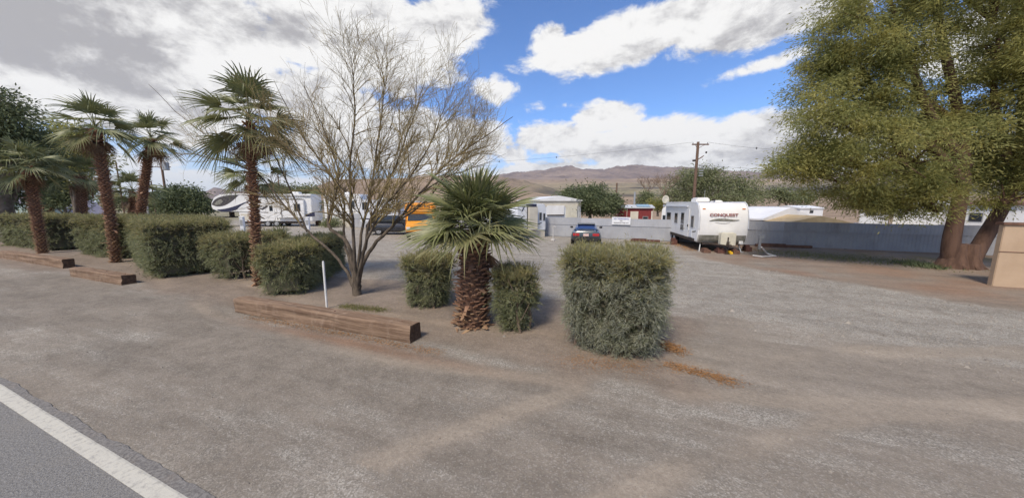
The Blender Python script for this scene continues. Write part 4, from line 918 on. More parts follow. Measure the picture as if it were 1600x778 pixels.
def on_fence(px, z, off=-.06):
    # point on the fence plane in the sight column px (photo), height z
    for s in np.linspace(0, FL, 4000):
        p = f0 + fd * s; d_ = dist_of(p); r_ = p.x * math.cos(YAW) + p.y * math.sin(YAW)
        zc = d_ * math.cos(PITCH) - (z - H) * math.sin(PITCH)
        if CX + F * r_ / zc >= px: break
    nrm = Vector((fd.y, -fd.x, 0)); return p + nrm * (-off if False else abs(off)) + Vector((0, 0, z))
p = on_fence(970.5, 1.37, -.10); st_ = empty('fence_sign', p, fyaw, 'white rectangular sign with blue and dark lettering fixed on the grey fence', 'sign')
m = MB(); m.box((0, 0, 0), (1.32, .03, .56)); m.build('board', MT['signw'], st_, bevel=.006)
text_part('NO TRESPASSING', .135, MT['text_blue'], st_, (0, -.021, .15), (R(90), 0, 0), bold=.002)
text_part('AND', .09, MT['text_dark'], st_, (0, -.021, 0), (R(90), 0, 0), bold=.002)
text_part('PARKING IN THIS LOT', .105, MT['text_dark'], st_, (0, -.021, -.15), (R(90), 0, 0), bold=.002)
# timbers at the foot of the fence
for (pa, pb, py, lab, h) in ((985, 1031, 377, 'rusty red board lying at the foot of the fence left of the large white trailer', .16), (1180, 1268, 384.5, 'dark board lying at the foot of the fence right of the large white trailer', .14)):
    a = at(pa, py); b_ = at(pb, py + (pb - pa) * .035); L_ = (b_ - a).length; m = MB(); m.box((L_ / 2, 0, h / 2), (L_, .2, h)); m.box((L_ * .3, .02, h + .03), (L_ * .5, .14, .05))
    o = m.build('board', MT['brick'] if pa < 1000 else MT['brown_trim'], bevel=.01); o.location = a; o.rotation_euler = (0, 0, math.atan2((b_ - a).y, (b_ - a).x)); tag(o, lab, 'board')
# pale gate post with chain
p = at(864, 376); t = empty('pipe_post', p, 0, 'thin pale pipe post with hose bib left of the dark parked car', 'post')
m = MB(); m.tube([(0, 0, 0), (0, 0, 1.05)], .03, 8); m.tube([(0, 0, 1.0), (.09, 0, 1.05), (.16, 0, .98)], .022, 6); m.build('pipe', MT['pipe'], t)
m = MB(); m.box((0, 0, .06), (.25, .2, .12)); m.build('base', MT['pipe'], t)

# ------------------------------------------------------------------ vehicles
def wheel(parent, x, y, r=.34, w=.22, side=-1, mt='black'):
    m = MB(); n = 22
    prof = [(.62, 0), (.9, 0), (1, .12), (1, .88), (.9, 1), (.62, 1)]
    for q in range(len(prof) - 1):
        pass
    vs = []; fs = []
    for a_, b_ in prof:
        for k in range(n):
            an = 2 * math.pi * k / n; vs.append((x + r * a_ * math.cos(an), y + side * (b_ - .5) * w, r + r * a_ * math.sin(an)))
    for i in range(len(prof) - 1):
        for k in range(n): fs.append((i * n + k, i * n + (k + 1) % n, (i + 1) * n + (k + 1) % n, (i + 1) * n + k))
    m.add(vs, fs); wo = m.build('wheel', MT['black'], parent, smooth=True)
    m = MB(); m.tube([(x, y - .3 * w * side, r), (x, y + .4 * w * side, r)], [r * .62, r * .62], 18); m.tube([(x, y + .4 * w * side, r), (x, y + .47 * w * side, r)], [r * .3, r * .22], 10)
    m.build('rim', MT['metal_grey'], wo, smooth=True)
def window(parent, c, sx, sz, face='y', s=-1, frame=.04, name='window', glass='glass', trim='trim'):
    """window on a wall facing s*axis at centre c"""
    m = MB(); f = MB(); d = .02
    if face == 'y':
        f.box((c[0], c[1] + s * .012, c[2]), (sx + frame * 2, .024, sz + frame * 2)); m.box((c[0], c[1] + s * .03, c[2]), (sx, .014, sz))
    else:
        f.box((c[0] + s * .012, c[1], c[2]), (.024, sx + frame * 2, sz + frame * 2)); m.box((c[0] + s * .03, c[1], c[2]), (.014, sx, sz))
    w = f.build(name, MT[trim], parent, bevel=.006); m.build('pane', MT[glass], w)
def swoosh(parent, pts_top, pts_bot, y, m, face='y', s=-1, name='stripe', th=.006):
    """a painted band given by its upper and lower edge (x,z)"""
    mb = MB(); n = len(pts_top); poly = list(pts_top) + list(pts_bot)[::-1]
    def P(a, z, o): return (a, y + s * o, z) if face == 'y' else (y + s * o, a, z)
    vs = [P(a, z, th) for a, z in pts_top] + [P(a, z, th) for a, z in pts_bot] + [P(a, z, 0.001) for a, z in pts_top] + [P(a, z, 0.001) for a, z in pts_bot]
    fs = [(i, i + 1, n + i + 1, n + i) for i in range(n - 1)] + [(i, 2 * n + i, 2 * n + i + 1, i + 1) for i in range(n - 1)] + [(n + i, n + i + 1, 3 * n + i + 1, 3 * n + i) for i in range(n - 1)]
    mb.add(vs, fs); return mb.build(name, m, parent)
def crv(pts, n=10):
    P = [Vector((a, b_, 0)) for a, b_ in pts]; out = []
    for i in range(n + 1):
        Q = P[:]; t = i / n
        while len(Q) > 1: Q = [Q[k].lerp(Q[k + 1], t) for k in range(len(Q) - 1)]
        out.append((Q[0].x, Q[0].y))
    return out
def place(pa, pb, D1, D2, z=0.):
    """ground points under two photo columns (taken near the skyline) at two distances"""
    a = pt(pa, 345, D1); b_ = pt(pb, 345, D2); a.z = b_.z = z; return a, (b_ - a).length, math.atan2((b_ - a).y, (b_ - a).x)

# large white travel trailer, nose toward the camera
a = at(1081, 391); b_ = at(1173, 397); fa_, fb_ = Vector(a), Vector(b_)
nose_c = (a + b_) / 2; dy = (b_ - a); W_ = 2.46; yaw_t = math.atan2(dy.y, dy.x)
rear = at(1048, 378); 
back = (rear - a); blen = 6.6
yaw_b = math.atan2(back.y, back.x)
# local frame: +X runs across the nose to the right, +Y runs back along the trailer
Tt = empty('travel_trailer', (a + b_) / 2, yaw_b - math.pi / 2, 'large white travel trailer with dark lettering, nose toward the camera', 'trailer')
hw = W_ / 2; fl, rf = .52, 2.70
prof = [(.06, fl), (-.02, fl + .16), (-.10, fl + .42), (-.13, 1.3), (-.10, 1.9), (.0, 2.3), (.2, 2.58), (.45, rf), (blen, rf), (blen, fl)]
m = MB(); m.prism_x(prof, -hw, hw); body = m.build('body', MT['white'], Tt, bevel=.06, smooth=True)
prof2 = [(.045, fl + .001), (-.03, fl + .16), (-.112, fl + .42), (.0, fl + .42), (.1, fl + .2)]
m = MB(); m.prism_x([(-.118, fl + .44), (-.034, fl + .16), (.05, fl + .02), (.2, fl + .02), (.2, fl + .44)], -hw + .05, hw - .05); m.build('lower_skin', MT['bronze'], Tt, bevel=.02)
m = MB()
for s in (-1, 1): m.tube([(s * hw * .985, -.13, 1.3), (s * hw * .985, -.09, 1.9), (s * hw * .985, .02, 2.3), (s * hw * .985, .22, 2.58), (s * hw * .985, .47, rf + .02), (s * hw * .985, blen, rf + .02)], .022, 6)
m.build('corner_trim', MT['white_blue'], Tt)
for s in (-1, 1):
    m = MB(); m.box((s * .98, -.005 + .02, 2.36), (.14, .05, .05)); m.build('marker_lamp', MT['lamp_amber'], Tt)
    m = MB(); m.box((s * 1.0, -.035, fl + .28), (.16, .03, .05)); m.build('marker_lamp', MT['lamp_clear'], Tt)
text_part('CONQUEST', .215, MT['text_red'], Tt, (-.02, -.128, 2.03), (R(90 - 15), 0, 0), sx=1.2, bold=.006)
swoosh(Tt, crv([(-.72, 1.72), (-.35, 1.92), (.1, 1.86), (.35, 1.78), (.75, 1.78)]), crv([(-.72, 1.70), (-.35, 1.70), (.1, 1.76), (.4, 1.62), (.75, 1.77)]), -.125, MT['bronze'], 'y', -1, 'emblem', .012)
swoosh(Tt, crv([(-.45, 1.64), (0, 1.55), (.3, 1.63)]), crv([(-.45, 1.635), (0, 1.52), (.3, 1.625)]), -.128, MT['bronze'], 'y', -1, 'emblem', .012)
m = MB(); m.box((-.55, 1.9, rf + .15), (.75, 1.0, .29), taper=.9); ac = m.build('air_conditioner', MT['white'], Tt, bevel=.06, smooth=True)
m = MB(); m.box((-.03, 1.38, rf + .15), (.16, .06, .12)); m.build('grille', MT['under'], ac)
for x, y, sx in ((.25, 1.5, .45), (.7, 3.0, .5)):
    m = MB(); m.box((x, y, rf + .07), (sx, sx, .12), taper=.7); m.build('roof_vent', MT['white'], Tt, bevel=.03)
m = MB(); m.tube([(-.15, 2.4, rf), (-.15, 2.4, rf + .75)], .012, 5); m.build('antenna', MT['metal_grey'], Tt)
# left side: door, windows, awning rail
window(Tt, (-hw, .85, 1.62), .36, .62, 'x', -1)
window(Tt, (-hw, 2.6, 1.75), .50, .62, 'x', -1, name='window'); window(Tt, (-hw, 2.6, 1.18), .50, .30, 'x', -1)
window(Tt, (-hw, 3.9, 1.7), .55, .60, 'x', -1); window(Tt, (-hw, 5.6, 1.7), .9, .60, 'x', -1)
m = MB(); m.box((-hw - .018, 1.75, 1.52), (.03, .72, 1.72)); dr = m.build('door', MT['white'], Tt, bevel=.02); m = MB(); m.box((-hw - .05, 1.48, 1.35), (.05, .05, .14)); m.build('handle', MT['black'], dr)
m = MB(); m.box((-hw - .05, 4.4, 2.48), (.09, 5.4, .12)); m.build('awning', MT['white_blue'], Tt, bevel=.03)
m = MB(); m.box((-hw - .015, 1.05, .93), (.025, .5, .42)); m.build('hatch', MT['white_blue'], Tt, bevel=.01)
swoosh(Tt, crv([(.25, 1.15), (1.2, .95), (3, 1.25)]), crv([(.25, 1.08), (1.2, .84), (3, 1.22)]), -hw, MT['bronze'], 'x', -1, 'stripe')
m = MB(); m.box((-hw + .03 - .05, 3.9, fl + .09), (.04, 7, .16)); m.build('skirt', MT['under'], Tt)
for y in (4.3, 5.2):
    for s in (-1, 1): wheel_root = Tt; 
def wheel_y(parent, x, y, r=.34, w=.22):
    m = MB(); m.tube([(x - w / 2, y, r), (x + w / 2, y, r)], r, 22); wo = m.build('wheel', MT['black'], parent, bevel=.03, smooth=True); m = MB(); m.tube([(x - w / 2 - .01, y, r), (x + w / 2 + .01, y, r)], r * .6, 16); m.build('rim', MT['metal_grey'], wo, smooth=True)
for y in (4.3, 5.15):
    for s in (-1, 1): wheel_y(Tt, s * (hw - .17), y)
m = MB(); m.box((0, 3.6, .46), (1.9, 7.2, .12)); m.tube([(-.8, .3, .45), (0, -.95, .45)], .05, 6); m.tube([(.8, .3, .45), (0, -.95, .45)], .05, 6); m.box((0, -.98, .46), (.12, .3, .12)); m.build('chassis', MT['under'], Tt)
m = MB(); m.tube([(0, -.8, .02), (0, -.8, .9)], .035, 8); m.box((0, -.8, .02), (.22, .22, .04)); m.build('jack', MT['under'], Tt)
# propane bottle cover
bm_ = MB(); bm_.prism([(-.36, 0), (-.36, .58), (-.33, .68), (.33, .68), (.36, .58), (.36, 0), (.09, 0), (.07, .18), (-.07, .18), (-.09, 0)], -.58, -.20)
g = bm_.build('gas_bottle_cover', MT['cream'], Tt, bevel=.03, smooth=True); g.location = (.12, 0, .43)
for s in (-1, 1):
    m = MB(); m.tube([(s * .95, .25, .5), (s * 1.05, .05, .02)], .03, 6); m.box((s * 1.05, .05, .02), (.2, .2, .04)); m.build('stabilizer', MT['metal_grey'], Tt)
m = MB(); m.box((.95, -.06, .56), (.2, .04, .16)); m.build('step', MT['white'], Tt)
# things under its tongue
def ttw(x, y, z=0): return Tt.matrix_world @ Vector((x, y, z))
bpy.context.view_layer.update()
for (x, y, sx, sy, sz, mm, nm, lab, cat) in ((-.85, -.28, .55, .35, .16, 'brown_trim', 'wood_block', 'dark wooden block on the ground under the left front corner of the large trailer', 'block'),
        (-.15, -.35, .5, .4, .2, 'brick', 'wood_block', 'red painted block under the tongue of the large trailer', 'block'),
        (.55, -.3, .7, .3, .17, 'brown_trim', 'wood_block', 'dark wooden block under the right half of the large trailer nose', 'block'),
        (.2, -.62, .34, .2, .12, 'yellow', 'wheel_chock', 'bright yellow chock on the ground under the gas bottle cover', 'chock'),
        (-1.5, 3.2, .35, .35, .3, 'brick', 'crate', 'red brown crate beside the large trailer near its wheels', 'crate'),
        (1.6, .6, .45, .3, .26, 'brick', 'brick_pile', 'small rusty red pile just right of the large trailer', 'bricks')):
    m = MB(); m.box((0, 0, sz / 2), (sx, sy, sz)); m.box((sx * .1, .02, sz + sz * .2), (sx * .6, sy * .7, sz * .4)); o = m.build(nm, MT[mm], bevel=.012); o.location = ttw(x, y); o.rotation_euler = (0, 0, yaw_b); tag(o, lab, cat)
m = MB(); q0 = at(1176, 396); pts_ = [at(1176, 399, .05), at(1190, 401, .03), at(1212, 400, .03), at(1198, 396, .12), at(1190, 386, .5)]
m.tube([q - q0 for q in pts_], .035, 6); o = m.build('sewer_hose', MT['pipe']); o.location = q0; tag(o, 'pale pipe lying on the ground right of the large trailer', 'pipe')
p = at(1186, 390); t = empty('hookup_pedestal', p, 0, 'grey utility hookup post with pale tap, right of the large trailer', 'utility post'); m = MB(); m.box((0, 0, .42), (.12, .12, .85)); m.build('post', MT['fence2'], t, bevel=.01); m = MB(); m.box((.05, -.02, .75), (.26, .12, .22)); m.build('box', MT['metal_grey'], t, bevel=.01)

# fifth wheel trailer seen side on
a, L_, yw = place(333, 489, 36.5, 37.5); Tf = empty('fifth_wheel_trailer', a, yw, 'long cream fifth wheel trailer with dark swooping graphics and raised left nose', 'trailer')
k = L_ / 11.; z1 = 3.72
poly = [(0.12, 2.0), (-.02, 2.35), (.05, 2.75), (.35, 3.3), (.95, 3.62), (1.8, z1), (L_, z1), (L_, .62), (2.9, .62), (2.75, 1.72), (.9, 1.72)]
m = MB(); m.prism([(x, z) for x, z in poly], 0, 2.45); m.build('body', MT['white'], Tf, bevel=.05, smooth=True)
swoosh(Tf, crv([(.1, 2.62), (.45, 3.3), (1.2, 3.6), (3.2, 3.62)]), crv([(.1, 2.5), (.9, 2.0), (1.9, 2.5), (2.9, 3.5)]), 0, MT['charcoal'], name='nose_graphic')
swoosh(Tf, crv([(.35, 2.62), (.7, 3.05), (1.1, 3.1)]), crv([(.4, 2.5), (.9, 2.42), (1.3, 2.9)]), -.007, MT['bronze'], name='nose_graphic')
swoosh(Tf, crv([(.5, 1.98), (2.0, 2.0), (3.2, 2.7), (4.1, 3.0)]), crv([(.9, 1.74), (2.4, 1.6), (3.2, 2.2), (4.1, 2.95)]), 0, MT['navy'], name='stripe')
swoosh(Tf, crv([(2.5, 1.75), (2.9, 2.4), (3.8, 2.75)]), crv([(2.6, 1.75), (3.1, 2.2), (3.8, 2.7)]), 0, MT['white'], name='stripe', th=.011)
swoosh(Tf, crv([(5.1, 2.0), (5.8, 2.5), (6.6, 2.85)]), crv([(5.3, 1.9), (6.1, 2.3), (6.7, 2.78)]), 0, MT['charcoal'], name='stripe')
swoosh(Tf, [(5.0, 3.45), (6.7, 3.45)], [(5.0, 3.34), (6.7, 3.34)], 0, MT['charcoal'], name='stripe'); swoosh(Tf, [(7.0, 3.18), (9.9, 3.18)], [(7.0, 3.05), (9.9, 3.05)], -.30, MT['charcoal'], name='stripe')
swoosh(Tf, [(.9, 1.76), (7.0, 1.66)], [(.9, 1.71), (7.0, 1.58)], 0, MT['charcoal'], name='stripe')
swoosh(Tf, crv([(7.6, 1.05), (8.8, 1.15), (10.9, 1.65)]), crv([(7.6, .95), (8.8, .95), (10.9, 1.2)]), 0, MT['navy'], name='stripe')
m = MB(); m.box((8.45, -.15, 2.1), (2.95, .3, 2.15)); so_ = m.build('slide_out', MT['white'], Tf, bevel=.03); 
window(Tf, (L_ - 1.25, -.30 if False else 0, 2.28), .85, .85); window(Tf, (9.2, -.30, 2.2), .62, .8)
m = MB(); m.box((6.85, -.02, 2.05), (.06, .04, 2.5)); m.box((7.5, -.32, 2.1), (.05, .04, 2.1)); m.build('awning_arm', MT['charcoal'], Tf)
m = MB(); m.tube([(4.6, -.08, 3.5), (10.6, -.08, 3.5)], .07, 8); m.build('awning', MT['trim'], Tf)
m = MB(); m.box((6.25, -.015, 1.65), (.68, .03, 1.85)); d_ = m.build('door', MT['white'], Tf, bevel=.01); m = MB(); m.box((6.25, -.04, 2.1), (.35, .02, .6)); m.build('pane', MT['glass'], d_)
for x in (3.4, 4.6): m = MB(); m.box((x, -.012, 1.15), (.9, .025, .7)); m.build('hatch', MT['beige'], Tf, bevel=.01)
m = MB(); m.box((6.1, .6, .5), (5.8, 1.0, .26)); m.build('chassis', MT['under'], Tf); m = MB(); m.box((6.0, .9, .95), (2.6, 1.4, .6)); m.build('wheel_well', MT['under'], Tf)
for x in (5.7, 6.65): wheel(Tf, x, .12, .38, .22); wheel(Tf, x, 2.3, .38, .22, 1)
m = MB()
for x in (3.05,): m.box((x, .3, .45), (.12, .12, .9)); m.box((x, 2.1, .45), (.12, .12, .9))
m.build('landing_leg', MT['under'], Tf)
for x in (4.0, 8.5): m = MB(); m.box((x, 1.2, z1 + .14), (.9, .75, .26), taper=.85); m.build('air_conditioner', MT['white'], Tf, bevel=.05)
m = MB(); m.box((1.2, 1.2, 1.45), (.35, .35, .55)); m.box((1.2, 1.2, 1.1), (.9, 1.6, .12)); m.build('hitch', MT['under'], Tf)
p = pt(344, 352, 35); p.z = 0; 
# utility pedestals
for px, Dd, h, lab in ((379, 31, 1.35, 'pale blue hookup pedestal in front of the fifth wheel trailer, behind the longest hedge'), (481, 33, 1.2, 'pale blue hookup pedestal at the rear end of the fifth wheel trailer'), (231, 60, 2.0, 'white utility cabinet near the transformer pole')):
    q = pt(px, 350, Dd); q.z = 0; t = empty('hookup_pedestal', q, YAW, lab, 'utility post', 'hookup pedestals' if Dd < 50 else None); s_ = .34 if Dd < 50 else .9
    m = MB(); m.box((0, 0, h / 2), (s_, .25, h)); m.build('cabinet', MT['white_blue'] if Dd < 50 else MT['white'], t, bevel=.02); m = MB(); m.prism([(-s_ / 2 - .03, h), (-s_ / 2 - .03, h + .05), (0, h + .12), (s_ / 2 + .03, h + .05), (s_ / 2 + .03, h)], -.15, .15); m.build('cap', MT['white'], t)
    m = MB(); m.box((0, -.135, h * .62), (s_ * .7, .02, h * .4)); m.build('door', MT['metal_grey'], t)

def box_trailer(pa, pb, D1, D2, z0, z1, label, mt='white_blue', skirt=None, slats=False, wins=(), depth=2.4, stripes=(), door=None, name='travel_trailer', zg=0., wheels=(), cat='trailer', ac=None, group=None, roof='white'):
    a, L_, yw = place(pa, pb, D1, D2, zg); t = empty(name, a, yw, label, cat, group)
    m = MB(); m.prism([(0, z0), (0, z1 - .25), (.2, z1), (L_ - .2, z1), (L_, z1 - .25), (L_, z0)], 0, depth); m.build('body', MT[mt], t, bevel=.05, smooth=True)
    if slats:
        m = MB(); z = z0 + .25
        while z < z1 - .3: m.box((L_ / 2, -.008, z), (L_ - .1, .014, .03)); z += .3
        m.build('siding_ridges', MT['trim'], t)
    if skirt: m = MB(); m.box((L_ / 2, depth / 2 + .06, z0 / 2), (L_ - .1, depth, z0 - .004)); m.build('skirting', MT[skirt], t)
    for (x, z, w, h) in wins: window(t, (x * L_, 0, z), w, h)
    for (tp, bt, mm) in stripes: swoosh(t, [(x * L_, z) for x, z in tp], [(x * L_, z) for x, z in bt], 0, MT[mm])
    if door: x, w, zz, h, mm = door; m = MB(); m.box((x * L_, -.02, zz), (w, .04, h)); d_ = m.build('door', MT[mm], t, bevel=.01); m = MB(); m.box((x * L_ + w * .36, -.06, zz), (.05, .04, .12)); m.build('handle', MT['black'], d_)
    for x in wheels: wheel(t, x * L_, .12, .34, .2)
    if ac: m = MB(); m.box((ac * L_, depth / 2, z1 + .13), (.8, .8, .24), taper=.85); m.build('air_conditioner', MT['white'], t, bevel=.05)
    return t, L_
box_trailer(508, 566, 37, 37, .95, 3.7, 'white trailer with horizontal ridged siding behind the leftmost stems of the bare tree', 'white', 'beige', True, [(.75, 2.6, .6, .7)], ac=.5)
box_trailer(563, 627, 33, 33.5, .75, 3.0, 'pale blue trailer behind the middle stems of the bare tree', 'white_blue', None, False, [(.14, 2.4, .55, .7), (.62, 2.2, .35, .45)], stripes=[([(.93, 2.9), (.99, 2.9)], [(.93, .8), (.99, .8)], 'navy'), ([(.0, 1.2), (.9, 1.0)], [(.0, 1.1), (.9, .8)], 'navy')], wheels=(.2, .32, .75), ac=.5)
box_trailer(632, 654, 36, 36, .6, 2.9, 'small white trailer seen between the pale blue trailer and the yellow bus', 'white', 'under', False, [], stripes=[([(0.05, 2.75), (.95, 2.75)], [(0.05, 2.6), (.95, 2.6)], 'navy')])
t4, L4 = box_trailer(808, 853, 24.5, 25.8, .55, 2.62, 'pale trailer with slide out and dark slashes, between the fan palm and the fence', 'white_blue', 'beige', False, [(.80, 1.65, .16, .55), (.93, 1.6, .15, .5)], stripes=[([(.24, 2.5), (.28, 2.5)], [(.14, 2.05), (.18, 2.05)], 'navy'), ([(.02, 1.45), (.24, 1.75)], [(.02, 1.35), (.24, 1.68)], 'navy'), ([(.02, 1.1), (.24, 1.45)], [(.02, 1.0), (.24, 1.3)], 'charcoal'), ([(.68, 1.05), (.86, 1.2)], [(.68, .95), (.86, 1.15)], 'charcoal'), ([(.3, 2.6), (.66, 2.6)], [(.3, 2.42), (.66, 2.42)], 'navy')], ac=None)
m = MB(); m.box((L4 * .49, -.14, 1.5), (.78, .28, 1.75)); m.build('slide_out', MT['beige'], t4, bevel=.02); m = MB(); m.box((L4 * .49, -.06, 1.5), (.86, .1, 1.83)); m.build('slide_frame', MT['charcoal'], t4)
# mobile homes and buildings beyond the fence
def house(name, a, L_, yw, dep, h, roof_h, label, wall='white', roof='tin', zg=-1.5, ov=.25, wins=(), band=None, door=None, group=None, cat='building', gable='x', flat=False):
    t = empty(name, (a.x, a.y, zg), yw, label, cat, group)
    m = MB(); m.box((L_ / 2, dep / 2, h / 2), (L_, dep, h)); m.build('wall', MT[wall], t)
    m = MB()
    if gable == 'x': m.prism_x([(-ov, h + .002), (-ov, h + .12), (dep / 2, h + roof_h), (dep + ov, h + .12), (dep + ov, h + .002)], -ov, L_ + ov)
    else: m.prism([(-ov, h + .002), (-ov, h + .12), (L_ / 2, h + roof_h), (L_ + ov, h + .12), (L_ + ov, h + .002)], -ov, dep + ov)
    m.build('roof', MT[roof], t)
    if band: m = MB(); m.box((L_ / 2, -.012, h - .3), (L_ + .02, .03, .58)); m.build('fascia', MT[band], t)
    for (x, z, w, hh) in wins: window(t, (x * L_, 0, z), w, hh)
    if door: m = MB(); m.box((door[0] * L_, -.03, door[2]), (door[1], .05, door[3])); m.build('door', MT[door[4]], t)
    return t
a, L_, yw = place(838, 907, 34, 35.3)
th = house('mobile_home', a, L_, yw, 7, 4.4, .55, 'white mobile home with tan band under its roof, behind the left end of the fence', 'white_blue', 'white', -1.5, .15, [], 'beige', gable='y')
m = MB(); m.box((L_ * .42, -.07, 3.45), (1.95, .08, .95)); m.build('awning_panel', MT['white'], th, bevel=.01); m = MB(); m.box((L_ * .42, -.1, 2.93), (1.95, .05, .1)); m.build('awning_rail', MT['under'], th)
m = MB(); m.box((L_ * .78, -.05, 3.3), (1.3, .06, 1.3)); m.build('panel', MT['cream'], th, bevel=.01)
m = MB()
for x in (.93, .97): m.box((L_ * x, -.04, 2.2), (.06, .08, 4.3))
m.build('corner_trim', MT['trim'], th)
a, L_, yw = place(966, 1019, 38, 37)
th = house('shed', a, L_, yw, 5, 3.1, .4, 'long barn red building with pale tin roof and blue tarp, behind the fence', 'red_wall', 'tin', -1.0, .2, [(.8, 1.9, .5, .5)], None, (.47, .85, 1.6, 2.3, 'beige'), gable='x')
m = MB(); m.add([(L_ * .55, -.1, 3.26), (L_ * .93, -.1, 3.26), (L_ * .93, 2.2, 3.51), (L_ * .55, 2.2, 3.51), (L_ * .55, -.1, 3.30), (L_ * .93, -.1, 3.30), (L_ * .93, 2.2, 3.55), (L_ * .55, 2.2, 3.55)], [(3, 2, 1, 0), (4, 5, 6, 7), (0, 1, 5, 4), (1, 2, 6, 5), (2, 3, 7, 6), (3, 0, 4, 7)]); m.build('tarp', MT['blue_tarp'], th)
m = MB(); m.box((L_ * .25, -.03, 1.9), (.05, .05, 2.4)); m.box((L_ * .98, -.03, 1.4), (.14, .08, 2.8)); m.build('corner_trim', MT['beige'], th)
box_trailer(1033, 1056, 31, 30, .3, 3.55, 'small white trailer with two windows half hidden behind the large trailer, beyond the fence', 'white', 'white', False, [(.22, 2.45, .3, .55), (.62, 2.65, .42, .75)], zg=-1.2, ac=None)
# satellite dish on it
p = pt(1040, 312, 31.5); t = empty('satellite_dish', p, YAW + .25, 'round pale satellite dish above the small white trailer', 'satellite dish')
m = MB(); vs = [(0, 0.06, 0)]; fs = []; n = 20
for r_, yo in ((.14, .055), (.28, .03), (.40, 0)):
    for q in range(n): vs.append((r_ * math.cos(6.283 * q / n), -yo * 0 + (.06 - (r_ ** 2) * .5), r_ * math.sin(6.283 * q / n)))
for q in range(n): fs.append((0, 1 + q, 1 + (q + 1) % n))
for l in range(2):
    for q in range(n): fs.append((1 + l * n + q, 1 + (l + 1) * n + q, 1 + (l + 1) * n + (q + 1) % n, 1 + l * n + (q + 1) % n))
m.add(vs, fs); d_ = m.build('dish', MT['cream'], t, smooth=True); sm = d_.modifiers.new('solid', 'SOLIDIFY'); sm.thickness = .02
m = MB(); m.tube([(0, .08, 0), (0, .2, -.1), (0, .2, -.9)], .03, 6); m.tube([(0, .02, -.38), (0, -.32, -.1)], .015, 5); m.build('mast', MT['metal_grey'], t)

# roofs right of the trailer
a, L_, yw = place(1176, 1214, 31, 31); house('mobile_home', a + Vector((-.5, 0, 0)), L_, yw, 6, 3.1, .9, 'low grey roofed home just right of the large trailer, behind the fence', 'beige', 'grey_roof', -1.8, .3, gable='x')
a, L_, yw = place(1190, 1262, 24.5, 26); house('mobile_home', a, L_, yw, 5, 2.6, .95, 'home with white sloping roof right of the grey roof, behind the fence', 'white', 'white', -1.2, .3, gable='y')
a, L_, yw = place(1228, 1322, 22.5, 22.5); house('mobile_home', a, L_, yw, 5, 2.15, .62, 'home with tan shingle roof showing over the fence beside the white roof', 'beige', 'tan_roof', -.95, .3, gable='y')
a, L_, yw = place(1248, 1284, 40, 40); house('mobile_home', a, L_, yw, 4, 3.5, .4, 'distant white home above the tan shingle roof', 'white', 'white', -1.5, .1, wins=[(.5, 3.15, .4, .3)])
a, L_, yw = place(1180, 1262, 44, 42); house('mobile_home', a, L_, yw, 5, 3.4, .35, 'long pale roofed home behind the grey and white roofs', 'white_blue', 'tin', -1.5, .2)
box_trailer(1342, 1382, 24, 23, .5, 3.9, 'tall white camper with one small window under the olive tree crown, behind the fence', 'white', 'under', False, [(.42, 3.2, .4, .35)], zg=-1.2, name='camper', cat='camper')
a, L_, yw = place(1395, 1470, 24, 22); house('mobile_home', a, L_, yw, 5, 3.7, .35, 'white home with a narrow window left of the thick tree trunk, behind the fence', 'white', 'white', -1.2, .2, wins=[(.15, 3.0, .2, .4)])
a, L_, yw = place(1500, 1585, 21, 19); house('mobile_home', a, L_, yw, 5, 3.75, .35, 'white home with brown roof edge seen between the two tree trunks', 'white', 'brown_trim', -1.2, .2, wins=[(.3, 3.0, .5, .5)])
# dark car between roofs
# tan stucco building at the right edge
c0 = at(1550, 446); c1 = at(1600, 449.5); dv = (c1 - c0).normalized(); yw = math.atan2(dv.y, dv.x); hh = 1.98
t = empty('stucco_wall', c0, yw, 'tan stucco block wall with brown cap at the right edge of the photo', 'wall')
m = MB(); m.box((3, .1, hh / 2 - .1), (6, .2, hh + .2)); m.build('wall', MT['stucco'], t, bevel=.015)
m = MB(); m.box((3, .1, hh + .037), (6.1, .3, .07)); m.build('cap', MT['brown_trim'], t)
m = MB(); m.box((3, -.007, hh * .565), (6, .012, .022)); m.build('seam', MT['brown_trim'], t)

# far left house, car, canvas
a, L_, yw = place(2, 62, 44, 44); t = house('house', a, L_, yw, 6, 2.6, 1.3, 'pale green house under the dark tree at far left', 'green_wall', 'purple_roof', 0, .3, wins=[(.35, 1.7, .8, .9), (.8, 1.7, .6, .8)])
a, L_, yw = place(68, 112, 38, 38); t = empty('canopy', a, yw, 'grey violet sloping canvas canopy behind the leftmost palm trunk', 'canopy')
m = MB(); m.prism([(-.5, 2.3), (.2, 3.9), (.5, 3.95), (L_ + .6, 1.2), (L_ + .6, 1.08), (.4, 3.7)], 0, 3.5); m.build('canvas', MT['purple_roof'], t)
for x, h_ in ((0, 2.9), (L_ * .97, 1.4)):
    for y in (.1, 3.4): m = MB(); m.tube([(x, y, 0), (x, y, h_)], .04, 6); m.build('leg', MT['metal_grey'], t)
b = at(82, 356); d_ = dist_of(b)
# dead shaggy palm skirt behind
palm(b, pt(70, 300, d_), .5, .42, 'stout orange brown dead palm stump right behind the leftmost palm', 0, .8, 1.1, 'far', seed=21, dead=10, bs=1.8, bootn=.5)

